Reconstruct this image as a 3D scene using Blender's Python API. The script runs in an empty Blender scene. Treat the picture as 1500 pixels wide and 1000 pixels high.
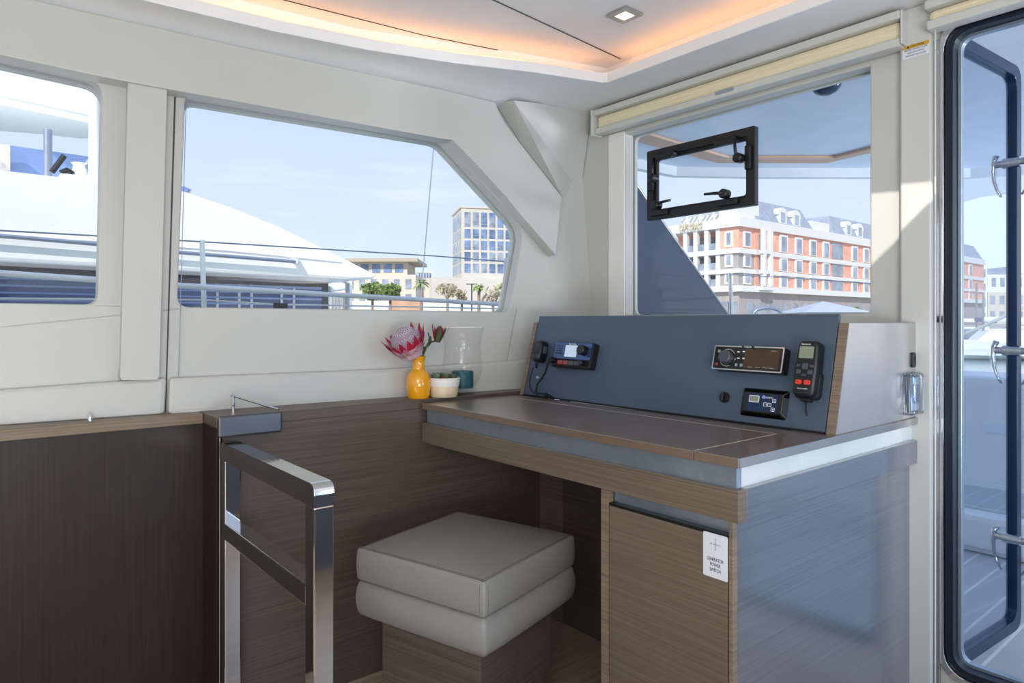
import bpy, bmesh, math, random
from mathutils import Vector, Matrix
from mathutils.geometry import tessellate_polygon
random.seed(7)
scn = bpy.context.scene
COL = scn.collection
PI = math.pi
WM = {}
# ------------------------------------------------------------------ camera geometry (true 3D points from sight lines)
F, HZ, EYE = 990.0, 470.0, 1.1
UX, UY = 0.7719, 0.6358

def ray(px, py):
    s = (px - 750) / F
    return Vector((UX * s + UY, -UY * s + UX, (HZ - py) / F))
CAM = Vector((0, 0, EYE))
def at(px, py, d): return CAM + ray(px, py) * d
def on_x(px, py, X):
    r = ray(px, py); return CAM + r * (X / r.x)
def on_y(px, py, Y):
    r = ray(px, py); return CAM + r * (Y / r.y)
def on_z(px, py, z):
    r = ray(px, py); return CAM + r * ((z - EYE) / r.z)
def on_pl(px, py, P, n):
    r = ray(px, py); return CAM + r * ((P - CAM).dot(n) / r.dot(n))

# ------------------------------------------------------------------ materials
def lin(c): return tuple(((v / 255) / 12.92 if v / 255 <= .04045 else ((v / 255 + .055) / 1.055) ** 2.4) for v in c)
def c4(c): return (*lin(c), 1)
def base(name):
    m = bpy.data.materials.new(name); m.use_nodes = True
    nt = m.node_tree
    return m, nt, nt.nodes['Principled BSDF']
def nd(nt, t, **kw):
    n = nt.nodes.new(t)
    for k, v in kw.items():
        if k in n.inputs: n.inputs[k].default_value = v
        else: setattr(n, k, v)
    return n
def pm(name, col, rough=.5, metal=0, spec=.5, coat=0, emit=None, es=0, noise=0, nscale=8, bump=0, bscale=200):
    m, nt, b = base(name)
    b.inputs['Base Color'].default_value = c4(col)
    b.inputs['Roughness'].default_value = rough
    b.inputs['Metallic'].default_value = metal
    b.inputs['Specular IOR Level'].default_value = spec
    b.inputs['Coat Weight'].default_value = coat
    if emit:
        b.inputs['Emission Color'].default_value = c4(emit); b.inputs['Emission Strength'].default_value = es
    tc = nd(nt, 'ShaderNodeTexCoord')
    if noise:
        n = nd(nt, 'ShaderNodeTexNoise', Scale=nscale, Detail=4.0)
        nt.links.new(tc.outputs['Object'], n.inputs['Vector'])
        r = nd(nt, 'ShaderNodeValToRGB')
        a, z = [max(0, v * (1 - noise)) for v in col], [min(255, v * (1 + noise)) for v in col]
        r.color_ramp.elements[0].position = .3; r.color_ramp.elements[1].position = .7
        r.color_ramp.elements[0].color = c4(a); r.color_ramp.elements[1].color = c4(z)
        nt.links.new(n.outputs['Fac'], r.inputs['Fac']); nt.links.new(r.outputs['Color'], b.inputs['Base Color'])
    if bump:
        n = nd(nt, 'ShaderNodeTexNoise', Scale=bscale, Detail=3.0)
        nt.links.new(tc.outputs['Object'], n.inputs['Vector'])
        bp = nd(nt, 'ShaderNodeBump', Strength=bump, Distance=.01)
        nt.links.new(n.outputs['Fac'], bp.inputs['Height']); nt.links.new(bp.outputs['Normal'], b.inputs['Normal'])
    return m
def wood(name, dark, light, scale, rough=.4, spec=.4, coat=0, con=(.3, .7), cior=1.5, crough=.2, bmp=.06):
    m, nt, b = base(name)
    tc = nd(nt, 'ShaderNodeTexCoord'); mp = nd(nt, 'ShaderNodeMapping')
    mp.inputs['Scale'].default_value = scale
    n = nd(nt, 'ShaderNodeTexNoise', Scale=1.0, Detail=5.0, Roughness=.65)
    r = nd(nt, 'ShaderNodeValToRGB')
    r.color_ramp.elements[0].position, r.color_ramp.elements[1].position = con
    r.color_ramp.elements[0].color, r.color_ramp.elements[1].color = c4(dark), c4(light)
    L = nt.links.new
    L(tc.outputs['Object'], mp.inputs['Vector']); L(mp.outputs['Vector'], n.inputs['Vector'])
    L(n.outputs['Fac'], r.inputs['Fac']); L(r.outputs['Color'], b.inputs['Base Color'])
    bp = nd(nt, 'ShaderNodeBump', Strength=bmp, Distance=.002)
    L(n.outputs['Fac'], bp.inputs['Height']); L(bp.outputs['Normal'], b.inputs['Normal'])
    b.inputs['Roughness'].default_value = rough; b.inputs['Specular IOR Level'].default_value = spec
    b.inputs['Coat Weight'].default_value = coat; b.inputs['Coat Roughness'].default_value = crough; b.inputs['Coat IOR'].default_value = cior
    return m
def glass(name, tint=(255, 255, 255), f0=.04, f1=.5, rough=.02, pw=4.0):
    """thin clear sheet: see-through, with reflections growing towards grazing angles"""
    m = bpy.data.materials.new(name); m.use_nodes = True
    nt = m.node_tree; nt.nodes.remove(nt.nodes['Principled BSDF'])
    out = nt.nodes['Material Output']
    t = nd(nt, 'ShaderNodeBsdfTransparent'); t.inputs['Color'].default_value = c4(tint)
    g = nd(nt, 'ShaderNodeBsdfGlossy'); g.inputs['Roughness'].default_value = rough
    lw = nd(nt, 'ShaderNodeLayerWeight', Blend=.5)
    p = nd(nt, 'ShaderNodeMath', operation='POWER'); p.inputs[1].default_value = pw
    ma = nd(nt, 'ShaderNodeMath', operation='MULTIPLY_ADD'); ma.inputs[1].default_value = f1; ma.inputs[2].default_value = f0
    mx = nd(nt, 'ShaderNodeMixShader')
    L = nt.links.new
    L(lw.outputs['Facing'], p.inputs[0]); L(p.outputs[0], ma.inputs[0]); L(ma.outputs[0], mx.inputs['Fac'])
    L(t.outputs[0], mx.inputs[1]); L(g.outputs[0], mx.inputs[2]); L(mx.outputs[0], out.inputs['Surface'])
    return m
def stripes(name, c1, c2, axis, freq, width=.06, rough=.5):
    """planks with thin joints: object coordinate along an axis"""
    m, nt, b = base(name)
    tc = nd(nt, 'ShaderNodeTexCoord'); sx = nd(nt, 'ShaderNodeSeparateXYZ')
    mu = nd(nt, 'ShaderNodeMath', operation='MULTIPLY'); mu.inputs[1].default_value = freq
    fr = nd(nt, 'ShaderNodeMath', operation='FRACT'); gt = nd(nt, 'ShaderNodeMath', operation='LESS_THAN'); gt.inputs[1].default_value = width
    mx = nd(nt, 'ShaderNodeMix', data_type='RGBA')
    mx.inputs[6].default_value = c4(c1); mx.inputs[7].default_value = c4(c2)
    L = nt.links.new
    L(tc.outputs['Object'], sx.inputs[0]); L(sx.outputs[axis], mu.inputs[0]); L(mu.outputs[0], fr.inputs[0]); L(fr.outputs[0], gt.inputs[0])
    L(gt.outputs[0], mx.inputs[0]); L(mx.outputs[2], b.inputs['Base Color'])
    b.inputs['Roughness'].default_value = rough
    return m

M = {}
M['white'] = pm('white_gelcoat', (198, 198, 192), .35, noise=.015, nscale=1.5)
M['white2'] = pm('white_trim', (204, 204, 198), .3, noise=.01, nscale=3)
M['ceil'] = pm('ceiling_vinyl', (238, 237, 236), .6, noise=.012, nscale=2)
M['cream'] = wood('blind_fabric', (222, 208, 172), (240, 230, 202), (3, 3, 160), .8, .2)
M['wood_h'] = wood('walnut_horizontal', (76, 66, 57), (106, 94, 83), (2, 2, 260), .38)
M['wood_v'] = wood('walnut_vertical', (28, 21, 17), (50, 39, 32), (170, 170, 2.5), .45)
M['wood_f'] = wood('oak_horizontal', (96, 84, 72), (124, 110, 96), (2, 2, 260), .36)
M['wood_s'] = wood('oak_side_reflected_blue', (78, 86, 97), (100, 107, 117), (1.6, 1.6, 260), .35, .5, 1, cior=2.2, crough=.17, bmp=.03)  # oak with the blue of reflected outdoor light put into the colour
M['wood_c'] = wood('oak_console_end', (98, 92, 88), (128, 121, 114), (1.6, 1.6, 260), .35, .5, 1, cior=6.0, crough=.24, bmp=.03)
M['wood_t'] = wood('oak_top', (108, 91, 79), (130, 112, 98), (260, 2, 2), .28, .6, .6, cior=1.7)
M['wood_e'] = wood('oak_edge', (106, 93, 80), (146, 128, 110), (3, 3, 230), .4)
M['seam'] = pm('light_inlay', (196, 182, 164), .5, noise=.03)
M['alu'] = pm('brushed_aluminium', (168, 184, 198), .3, .8, noise=.03, nscale=30)
M['alu2'] = pm('aluminium_white_reflection', (226, 227, 222), .3, .3, noise=.02)  # same band as alu, its white-lit reflection put into the colour
M['reflector'] = pm('grey_blue_reflector', (124, 127, 136), .6, noise=.02)
M['chrome'] = pm('polished_steel', (214, 214, 216), .07, 1, noise=.01)
M['steel'] = pm('satin_steel', (190, 190, 188), .25, 1, noise=.02)
M['cap'] = pm('dark_steel_cap', (96, 94, 95), .3, .7, noise=.02)
M['panel'] = pm('slate_panel', (74, 89, 108), .5, 0, .45, noise=.03, nscale=4, bump=.08, bscale=500)
M['black'] = pm('black_plastic', (19, 20, 23), .35, noise=.05)
M['black_g'] = pm('black_gloss', (10, 11, 14), .08, 0, .6, noise=.02)
M['rubber'] = pm('black_rubber', (16, 18, 22), .6, noise=.05)
M['navy'] = pm('navy_frame', (30, 52, 86), .2, .4, noise=.03)
M['gasket'] = pm('dark_gasket', (18, 30, 44), .3, .2, noise=.03)
M['rail'] = pm('bright_rail', (240, 242, 246), .3, .1, noise=.01)
M['blueface'] = pm('blue_grey_face', (58, 82, 128), .15, .3, .7, noise=.02)
M['lcd'] = pm('pale_display', (200, 218, 235), .2, emit=(200, 222, 242), es=.25, noise=.02)
M['lcd_g'] = pm('green_grey_display', (136, 146, 126), .2, noise=.02)
M['brown_g'] = pm('brown_display', (66, 46, 28), .08, 0, .6, noise=.12, nscale=30)
M['btn'] = pm('dark_grey_button', (70, 74, 82), .4, noise=.03)
M['red'] = pm('red_button', (214, 58, 42), .4, noise=.03)
M['dred'] = pm('dull_red_button', (150, 66, 62), .4, noise=.03)
M['ltxt'] = pm('white_print', (228, 232, 236), .5, noise=.01)
M['dtxt'] = pm('dark_print', (34, 34, 40), .5, noise=.01)
M['violet'] = pm('violet_emblem', (150, 150, 226), .4, noise=.01)
M['leather'] = pm('grey_leather', (146, 143, 137), .42, 0, .45, noise=.025, nscale=3, bump=.12, bscale=350)
M['stitch'] = pm('leather_stitch', (92, 88, 82), .7, noise=.03)
M['yellow'] = pm('yellow_glaze', (238, 164, 16), .12, 0, .6, .5, noise=.02)
M['pot'] = pm('white_glaze', (238, 236, 230), .3, noise=.01)
M['potb'] = pm('cream_ribbed', (232, 214, 180), .55, noise=.04, nscale=40)
M['soil'] = pm('soil', (110, 74, 50), .9, noise=.3, nscale=60)
M['succ'] = pm('succulent_leaf', (118, 136, 108), .5, noise=.18, nscale=20)
M['succ2'] = pm('succulent_tip', (160, 110, 84), .5, noise=.15, nscale=20)
M['pet1'] = pm('pale_pink_bract', (214, 174, 186), .6, noise=.06, nscale=20)
M['pet2'] = pm('crimson_bract', (176, 34, 66), .6, noise=.12, nscale=20)
M['pet3'] = pm('pink_bract', (206, 120, 144), .6, noise=.1, nscale=20)
M['fuzz'] = pm('white_pink_fuzz', (156, 138, 152), .8, noise=.06, nscale=60)
M['stem'] = pm('green_stem', (66, 82, 48), .6, noise=.1)
M['bud'] = pm('dark_red_bud', (120, 40, 44), .6, noise=.2, nscale=40)
M['candle'] = pm('teal_wax', (20, 84, 90), .5, noise=.2, nscale=60)
M['glassv'] = glass('clear_glass', (255, 255, 255), .012, .35, .02, 4.0)
M['pane'] = glass('window_glass', (252, 254, 255), .02, .4)
M['pane_d'] = glass('door_glass', (240, 246, 253), .04, .5)
M['plastic'] = glass('plastic_wrap', (235, 242, 250), .14, .5, .12, 2.0)
M['sticker'] = pm('white_sticker', (226, 230, 238), .45, noise=.01)
M['yel_st'] = pm('yellow_sticker', (214, 162, 18), .5, noise=.02)
M['led'] = pm('warm_led', (255, 190, 120), .5, emit=(255, 176, 110), es=4.2, noise=.01)
M['lamp'] = pm('lamp_lens', (255, 244, 220), .3, emit=(255, 236, 200), es=3, noise=.01)
M['floor'] = wood('pale_floor', (150, 134, 116), (196, 178, 154), (2.5, 60, 60), .4)
M['deck'] = stripes('deck_planks', (184, 186, 192), (226, 228, 232), 1, 9, .09)
M['gel_out'] = pm('outside_gelcoat', (226, 230, 236), .3, noise=.015)
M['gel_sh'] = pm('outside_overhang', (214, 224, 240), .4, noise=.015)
M['warm_st'] = pm('cove_reflection', (208, 172, 150), .5, noise=.03)
M['yacht'] = pm('yacht_white', (244, 242, 237), .25, noise=.01)
M['yacht2'] = pm('yacht_grey_white', (232, 232, 230), .35, noise=.01)
M['dglass'] = pm('dark_blue_glass', (74, 98, 150), .04, 0, .8, noise=.03)
M['rglass'] = pm('raked_navy_glass', (34, 54, 86), .05, 0, .7, noise=.02)
M['bglass'] = pm('black_blue_glass', (18, 24, 36), .06, 0, .8, noise=.05)
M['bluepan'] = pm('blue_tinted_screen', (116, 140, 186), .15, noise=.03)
M['rock'] = pm('mottled_grey', (190, 186, 184), .8, noise=.2, nscale=10)
M['stone'] = pm('pale_stone', (206, 198, 182), .8, noise=.03, nscale=.3)
M['stone2'] = pm('ivory_stone', (206, 199, 186), .8, noise=.02, nscale=.3)
M['bwin'] = pm('blue_window', (104, 124, 158), .1, 0, .7, noise=.25, nscale=.35)
M['dwin'] = pm('grey_window', (144, 152, 164), .15, 0, .6, noise=.2, nscale=.4)
M['brick'] = pm('orange_brick', (234, 172, 150), .85, noise=.06, nscale=1.2)
M['hgrey'] = pm('grey_brick', (168, 160, 156), .85, noise=.04, nscale=1.2)
M['hwhite'] = pm('white_render', (226, 224, 220), .7, noise=.015)
M['slate'] = pm('slate_roof', (156, 162, 176), .7, noise=.06, nscale=1.5)
M['tan'] = pm('tan_roof', (180, 168, 146), .8, noise=.04)
M['sign'] = pm('gilt_letters', (190, 178, 140), .5, noise=.05)
M['leaf'] = pm('tree_leaf', (112, 130, 72), .8, noise=.3, nscale=.6)
M['leaf2'] = pm('dry_leaf', (178, 166, 138), .8, noise=.2, nscale=.6)
M['palm'] = pm('palm_leaf', (150, 164, 92), .8, noise=.25, nscale=.6)
M['bark'] = pm('bark', (140, 120, 100), .9, noise=.2, nscale=2)
M['quay'] = pm('quay_stone', (190, 184, 176), .9, noise=.05, nscale=.5)
M['terra'] = pm('terracotta_wall', (200, 158, 130), .9, noise=.05, nscale=.5)
M['bluehull'] = pm('blue_hull', (36, 76, 136), .25, noise=.03)
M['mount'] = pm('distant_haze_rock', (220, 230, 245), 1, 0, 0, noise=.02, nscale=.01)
M['water'] = pm('harbour_water', (118, 146, 152), .14, 0, .5, noise=.15, nscale=.3, bump=.12, bscale=.8)
M['canvas'] = pm('grey_canvas', (176, 182, 192), .8, noise=.04)
M['cable'] = pm('wire_rope', (150, 158, 174), .4, .6, noise=.04)
M['cord'] = pm('pale_cord', (206, 204, 198), .6, noise=.02)
M['joint'] = pm('dark_joint', (72, 72, 70), .7, noise=.03)

# ------------------------------------------------------------------ mesh helpers
def B(): return bmesh.new()
def quadbox(bm, c):
    v = [bm.verts.new(p) for p in c]
    for f in ((3, 2, 1, 0), (4, 5, 6, 7), (0, 1, 5, 4), (1, 2, 6, 5), (2, 3, 7, 6), (3, 0, 4, 7)):
        bm.faces.new([v[i] for i in f])
def box(bm, x0, x1, y0, y1, z0, z1):
    x0, x1 = sorted((x0, x1)); y0, y1 = sorted((y0, y1)); z0, z1 = sorted((z0, z1))
    quadbox(bm, [(x0, y0, z0), (x1, y0, z0), (x1, y1, z0), (x0, y1, z0), (x0, y0, z1), (x1, y0, z1), (x1, y1, z1), (x0, y1, z1)])
    return bm
def prism(bm, pts, vec):
    vec = Vector(vec); n = len(pts)
    a = [bm.verts.new(Vector(p)) for p in pts]; b = [bm.verts.new(Vector(p) + vec) for p in pts]
    bm.faces.new(a); bm.faces.new(b[::-1])
    for i in range(n): bm.faces.new((a[i], b[i], b[(i + 1) % n], a[(i + 1) % n]))
    bmesh.ops.recalc_face_normals(bm, faces=bm.faces)
    return bm
def plate(bm, loops, mat4, z0, z1):
    """flat sheet with holes; loops in 2D, first is the outline"""
    flat = [p for l in loops for p in l]
    tris = tessellate_polygon([[Vector((p[0], p[1], 0)) for p in l] for l in loops])
    a = [bm.verts.new(mat4 @ Vector((p[0], p[1], z0))) for p in flat]
    b = [bm.verts.new(mat4 @ Vector((p[0], p[1], z1))) for p in flat]
    for t in tris:
        for vs in ([a[i] for i in t], [b[i] for i in t][::-1]):
            try: bm.faces.new(vs)
            except ValueError: pass
    k = 0
    for l in loops:
        n = len(l)
        for i in range(n):
            j = (i + 1) % n
            bm.faces.new((a[k + i], a[k + j], b[k + j], b[k + i]))
        k += n
    bmesh.ops.recalc_face_normals(bm, faces=bm.faces)
    return bm
def roundpoly(pts, r, n=5):
    """2D polygon with rounded corners; r number or list"""
    out = []; N = len(pts)
    for i in range(N):
        p, a, c = Vector(pts[i]), Vector(pts[i - 1]), Vector(pts[(i + 1) % N])
        rr = r[i] if isinstance(r, (list, tuple)) else r
        if rr <= 0: out.append(tuple(p)); continue
        d1, d2 = (a - p), (c - p)
        l = min(rr, d1.length * .49, d2.length * .49)
        q1, q2 = p + d1.normalized() * l, p + d2.normalized() * l
        for k in range(n + 1):
            t = k / n
            out.append(tuple(q1 * (1 - t) ** 2 + p * 2 * t * (1 - t) + q2 * t * t))
    return out
def rr(w, h, r, n=5, cx=0, cy=0):
    return roundpoly([(cx - w / 2, cy - h / 2), (cx + w / 2, cy - h / 2), (cx + w / 2, cy + h / 2), (cx - w / 2, cy + h / 2)], r, n)
def slab(bm, loop, z0, z1, inset=0, bev=0, mat4=None):
    """solid from 2D loop with a softened top edge"""
    mat4 = mat4 or Matrix()
    c = Vector((sum(p[0] for p in loop) / len(loop), sum(p[1] for p in loop) / len(loop)))
    ext = max((Vector(p) - c).length for p in loop)
    rings = [(0, z0)]
    if bev: rings += [(0, z1 - bev), (inset * .3, z1 - bev * .3), (inset, z1)]
    else: rings += [(inset, z1)]
    vs = []
    for ins, z in rings:
        row = []
        for p in loop:
            q = Vector(p); d = q - c; dd = Vector((abs(d.x), abs(d.y)))
            mxx = max(abs(k[0] - c.x) for k in loop); mxy = max(abs(k[1] - c.y) for k in loop)
            q = c + Vector((d.x * (1 - ins / mxx), d.y * (1 - ins / mxy)))
            row.append(bm.verts.new(mat4 @ Vector((q.x, q.y, z))))
        vs.append(row)
    n = len(loop)
    for r0, r1 in zip(vs, vs[1:]):
        for i in range(n): bm.faces.new((r0[i], r0[(i + 1) % n], r1[(i + 1) % n], r1[i]))
    bm.faces.new(vs[0][::-1]); bm.faces.new(vs[-1])
    return bm
def tube(bm, pts, r, n=8, r1=None):
    pts = [Vector(p) for p in pts]; rings = []
    N = len(pts); up = None
    for i, p in enumerate(pts):
        t = (pts[min(i + 1, N - 1)] - pts[max(i - 1, 0)]).normalized()
        if up is None:
            up = Vector((0, 0, 1)) if abs(t.z) < .9 else Vector((1, 0, 0))
        a = t.cross(up).normalized(); b = a.cross(t).normalized(); up = b
        rad = r if r1 is None else r + (r1 - r) * i / (N - 1)
        rings.append([bm.verts.new(p + (a * math.cos(2 * PI * k / n) + b * math.sin(2 * PI * k / n)) * rad) for k in range(n)])
    for q, w in zip(rings, rings[1:]):
        for k in range(n): bm.faces.new((q[k], q[(k + 1) % n], w[(k + 1) % n], w[k]))
    bm.faces.new(rings[0][::-1]); bm.faces.new(rings[-1])
    bmesh.ops.recalc_face_normals(bm, faces=bm.faces)
    return bm
def lathe(bm, prof, loc=(0, 0, 0), n=32, mat4=None):
    mat4 = mat4 or Matrix.Translation(Vector(loc)); rings = []
    for r, z in prof:
        if r < 1e-6: rings.append([bm.verts.new(mat4 @ Vector((0, 0, z)))])
        else: rings.append([bm.verts.new(mat4 @ Vector((r * math.cos(2 * PI * k / n), r * math.sin(2 * PI * k / n), z))) for k in range(n)])
    for a, b in zip(rings, rings[1:]):
        for k in range(n):
            j = (k + 1) % n
            if len(a) == 1 and len(b) == 1: continue
            if len(a) == 1: bm.faces.new((a[0], b[j], b[k])) if False else bm.faces.new((a[0], b[k], b[j]))
            elif len(b) == 1: bm.faces.new((a[k], a[j], b[0]))
            else: bm.faces.new((a[k], a[j], b[j], b[k]))
    bmesh.ops.recalc_face_normals(bm, faces=bm.faces)
    return bm
def cyl(bm, r, z0, z1, n=24, mat4=None, bev=0):
    p = [(0, z0), (r, z0)]
    p += [(r, z1 - bev), (r - bev, z1)] if bev else [(r, z1)]
    return lathe(bm, p + [(0, z1)], n=n, mat4=mat4 or Matrix())
def mk(name, bm, mat, parent=None, local=False, smooth=False, bevel=0, sub=0):
    me = bpy.data.meshes.new(name)
    W = WM.get(parent, Matrix()) if parent else Matrix()
    if parent and not local: bm.transform(W.inverted())
    if smooth:
        for f in bm.faces: f.smooth = True
    bm.to_mesh(me); bm.free()
    me.materials.append(M[mat] if isinstance(mat, str) else mat)
    o = bpy.data.objects.new(name, me); COL.objects.link(o)
    if parent: o.parent = parent
    WM[o] = W
    if smooth == 'auto':
        try: me.set_sharp_from_angle(angle=math.radians(35))
        except Exception: pass
    if bevel:
        md = o.modifiers.new('b', 'BEVEL'); md.width = bevel; md.segments = 2; md.limit_method = 'ANGLE'; md.angle_limit = math.radians(40)
    if sub:
        md = o.modifiers.new('s', 'SUBSURF'); md.levels = sub; md.render_levels = sub
    return o
def T(name, label, cat, mat4=None, group=None):
    o = bpy.data.objects.new(name, None); COL.objects.link(o)
    mat4 = mat4 if isinstance(mat4, Matrix) else Matrix.Translation(Vector(mat4 or (0, 0, 0)))
    o.matrix_world = mat4; WM[o] = mat4.copy(); o.empty_display_size = .05
    o['label'] = label; o['category'] = cat
    if group: o['group'] = group
    return o
def tag(o, label, cat, group=None):
    o['label'] = label; o['category'] = cat
    if group: o['group'] = group
    return o
def st(o, label=None, cat=None):
    o['kind'] = 'structure'
    if label: o['label'] = label
    if cat: o['category'] = cat
    return o
def text(name, s, mat, parent, size, mat4, ext=.0002, local=True, width=None):
    cu = bpy.data.curves.new('t', 'FONT'); cu.body = s; cu.size = size; cu.align_x = 'CENTER'; cu.align_y = 'CENTER'; cu.extrude = ext; cu.space_line = .85
    ob = bpy.data.objects.new('t', cu); COL.objects.link(ob)
    dg = bpy.context.evaluated_depsgraph_get(); me = bpy.data.meshes.new_from_object(ob.evaluated_get(dg))
    bpy.data.objects.remove(ob)
    bm = B(); bm.from_mesh(me); bpy.data.meshes.remove(me)
    if width:
        xs = [v.co.x for v in bm.verts]; k = width / (max(xs) - min(xs))
        bm.transform(Matrix.Diagonal((k, 1, 1, 1)))
    bm.transform(mat4)
    return mk(name, bm, mat, parent, local=local)
def frame4(o, a, b):
    a = Vector(a).normalized(); b = Vector(b); n = a.cross(b).normalized(); b = n.cross(a)
    m = Matrix((a, b, n)).transposed().to_4x4(); m.translation = Vector(o); return m
TR = Matrix.Translation

# ------------------------------------------------------------------ camera
cd = bpy.data.cameras.new('camera'); cam = bpy.data.objects.new('camera', cd); COL.objects.link(cam)
cam.location = CAM; cam.rotation_euler = (PI / 2, 0, -math.atan2(UY, UX))
cd.sensor_width = 36; cd.lens = 36 * F / 1500; cd.shift_y = -30 / 1500; cd.clip_end = 6000; cd.clip_start = .05
scn.camera = cam
scn.view_settings.view_transform = 'Standard'
scn.view_settings.look = 'None'

# ------------------------------------------------------------------ room shell
XF = 2.09                      # inner face of the forward bulkhead
WN = Vector((.075, 1, -.09)).normalized(); WP = Vector((0, 2.135, .84))
WA = Vector((1, -.075, 0)).normalized(); WB = WN.cross(WA)
if WB.z < 0: WB = -WB
WMAT = frame4(WP, WA, WB)      # its normal points inwards (towards the cabin)
WINV = WMAT.inverted()
def wp(px, py, off=0):
    """2D wall coordinates of a sight line on the side wall, off metres inside it"""
    n = WMAT.to_3x3() @ Vector((0, 0, 1))
    q = WINV @ on_pl(px, py, WP + n * off, n); return (q.x, q.y)
zt = 1.2
w1 = roundpoly([wp(-90, 62), wp(150, 117), wp(143, 446.5), wp(-90, 443)], [.0, .05, .03, .0])
w2 = roundpoly([wp(271, 138), wp(648, 203), wp(768, 335), wp(746, 457), wp(259, 450)], [.03, .03, .06, .03, .035])
def wxy(X, z):
    Y = 2.135 - .075 * X + .09 * (z - .84)
    q = WINV @ Vector((X, Y, z)); return (q.x, q.y)
bm = plate(B(), [[wxy(-2.2, .80), wxy(2.3, .80), wxy(2.3, 2.1), wxy(-2.2, 2.1)], w1, w2], WMAT, -.05, 0)
st(mk('wall_left', bm, 'white', bevel=.006))
# lower kick strip of the side wall with a soft crease
bm = plate(B(), [[wxy(-2.2, .84), wp(240, 606), wp(243, 552.5), wp(0, 570), wxy(-2.2, .97)]], WMAT, 0, .022)
st(mk('trim_1', bm, 'white', bevel=.016))
bm = plate(B(), [[wp(244, 606), wxy(2.05, .835), wxy(2.05, .955), wp(565, 540), wp(246, 553)]], WMAT, 0, .022)
st(mk('trim_2', bm, 'white', bevel=.016))
bm = plate(B(), [[wp(250, 605), wp(762, 572), wp(763, 567.5), wp(250, 601)]], WMAT, .022, .03)
st(mk('trim_3', bm, 'white2'))
# pilaster between the windows
bm = plate(B(), [roundpoly([wp(176, 557, .04), wp(233, 556, .04), wp(245, 112, .04), wp(188, 100, .04)], [.012, .012, 0, 0])], WMAT, 0, .04)
st(mk('trim_4', bm, 'white', bevel=.008))
bm = plate(B(), [[wp(241.5, 604, .002), wp(243.5, 604, .002), wp(258, 134, .002), wp(255.5, 134, .002)]], WMAT, .0, .002)
st(mk('trim_5', bm, 'joint'))
# lintel liner standing proud of the wall, with the raked end
L3 = .05
lin_pts = [(-120, 44), (0, 80), (148, 112), (250, 131), (400, 158), (648, 203), (663, 204.5), (700, 243), (739, 285), (766, 318), (814, 373), (823, 288), (788, 243), (760, 207), (738, 178), (725, 150), (660, 134), (360, 70), (12, -8), (-120, -42)]
bm = plate(B(), [[wp(x, y, L3) for x, y in lin_pts]], WMAT, 0, L3)
st(mk('trim_6', bm, 'white', bevel=.004))
# window panes
for i, (lp) in enumerate((w1, w2)):
    cx = sum(p[0] for p in lp) / len(lp); cy = sum(p[1] for p in lp) / len(lp)
    big = [(cx + (p[0] - cx) * 1.02, cy + (p[1] - cy) * 1.02) for p in lp]
    o = st(mk(f'window_{i+1}', plate(B(), [big], WMAT, -.058, -.052), 'pane'))
    out = [(cx + (p[0] - cx) * 1.035, cy + (p[1] - cy) * 1.05) for p in lp]
    inn = [(cx + (p[0] - cx) * .985, cy + (p[1] - cy) * .975) for p in lp]
    mk('window_frame', plate(B(), [out, inn], WMAT, -.075, -.06), 'white2', o)

# forward bulkhead (x, y of the sheet = -Y, Z)
FM = Matrix(((0, 0, -1, XF), (-1, 0, 0, 0), (0, 1, 0, 0), (0, 0, 0, 1)))   # local z points to the cabin (-X)
def fp(px, py, X=XF):
    q = on_x(px, py, X); return (-q.y, q.z)
wl, wr_, wt, wb_ = fp(916, 300)[0], fp(1274, 300)[0], 1.855, 1.122
w3 = roundpoly([(wl, wb_), (wr_, wb_), (wr_, wt), (wl, wt)], [.0, .02, .0, .0])
dY0, dY1, dZ0, dZ1 = -.690, -.14, .125, 1.915
dl = roundpoly([(dY0, dZ0), (dY1, dZ0), (dY1, dZ1), (dY0, dZ1)], .085, 7)
bm = plate(B(), [[(-2.2, 0), (1.6, 0), (1.6, 2.12), (-2.2, 2.12)], w3, dl], FM, -.05, 0)
st(mk('wall_front', bm, 'white', bevel=.005))
o = st(mk('window_3', plate(B(), [rr(wr_ - wl + .06, wt - wb_ + .06, .01, 2, (wl + wr_) / 2, (wt + wb_) / 2)], FM, -.058, -.052), 'pane'))
fr_o = rr(wr_ - wl + .12, wt - wb_ + .12, .03, 4, (wl + wr_) / 2, (wt + wb_) / 2)
fr_i = rr(wr_ - wl - .0, wt - wb_ - .005, .03, 4, (wl + wr_) / 2, (wt + wb_) / 2)
mk('window_frame', plate(B(), [fr_o, fr_i], FM, -.075, -.06), 'white2', o)
jl = fp(893, 300)[0]
st(mk('trim_10', plate(B(), [[(jl, wb_ - .02), (wl - .002, wb_ - .02), (wl - .002, 1.868), (jl, 1.868)]], FM, 0, .006), 'pot', bevel=.002))
# white posts beside the door
y0, y1 = on_x(1318, 300, XF - .02).y, on_x(1365, 300, XF - .02).y
bm = box(B(), XF - .02, XF + .0, y1, y0, .0, 1.98)
st(mk('trim_7', bm, 'white2', bevel=.006))
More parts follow.
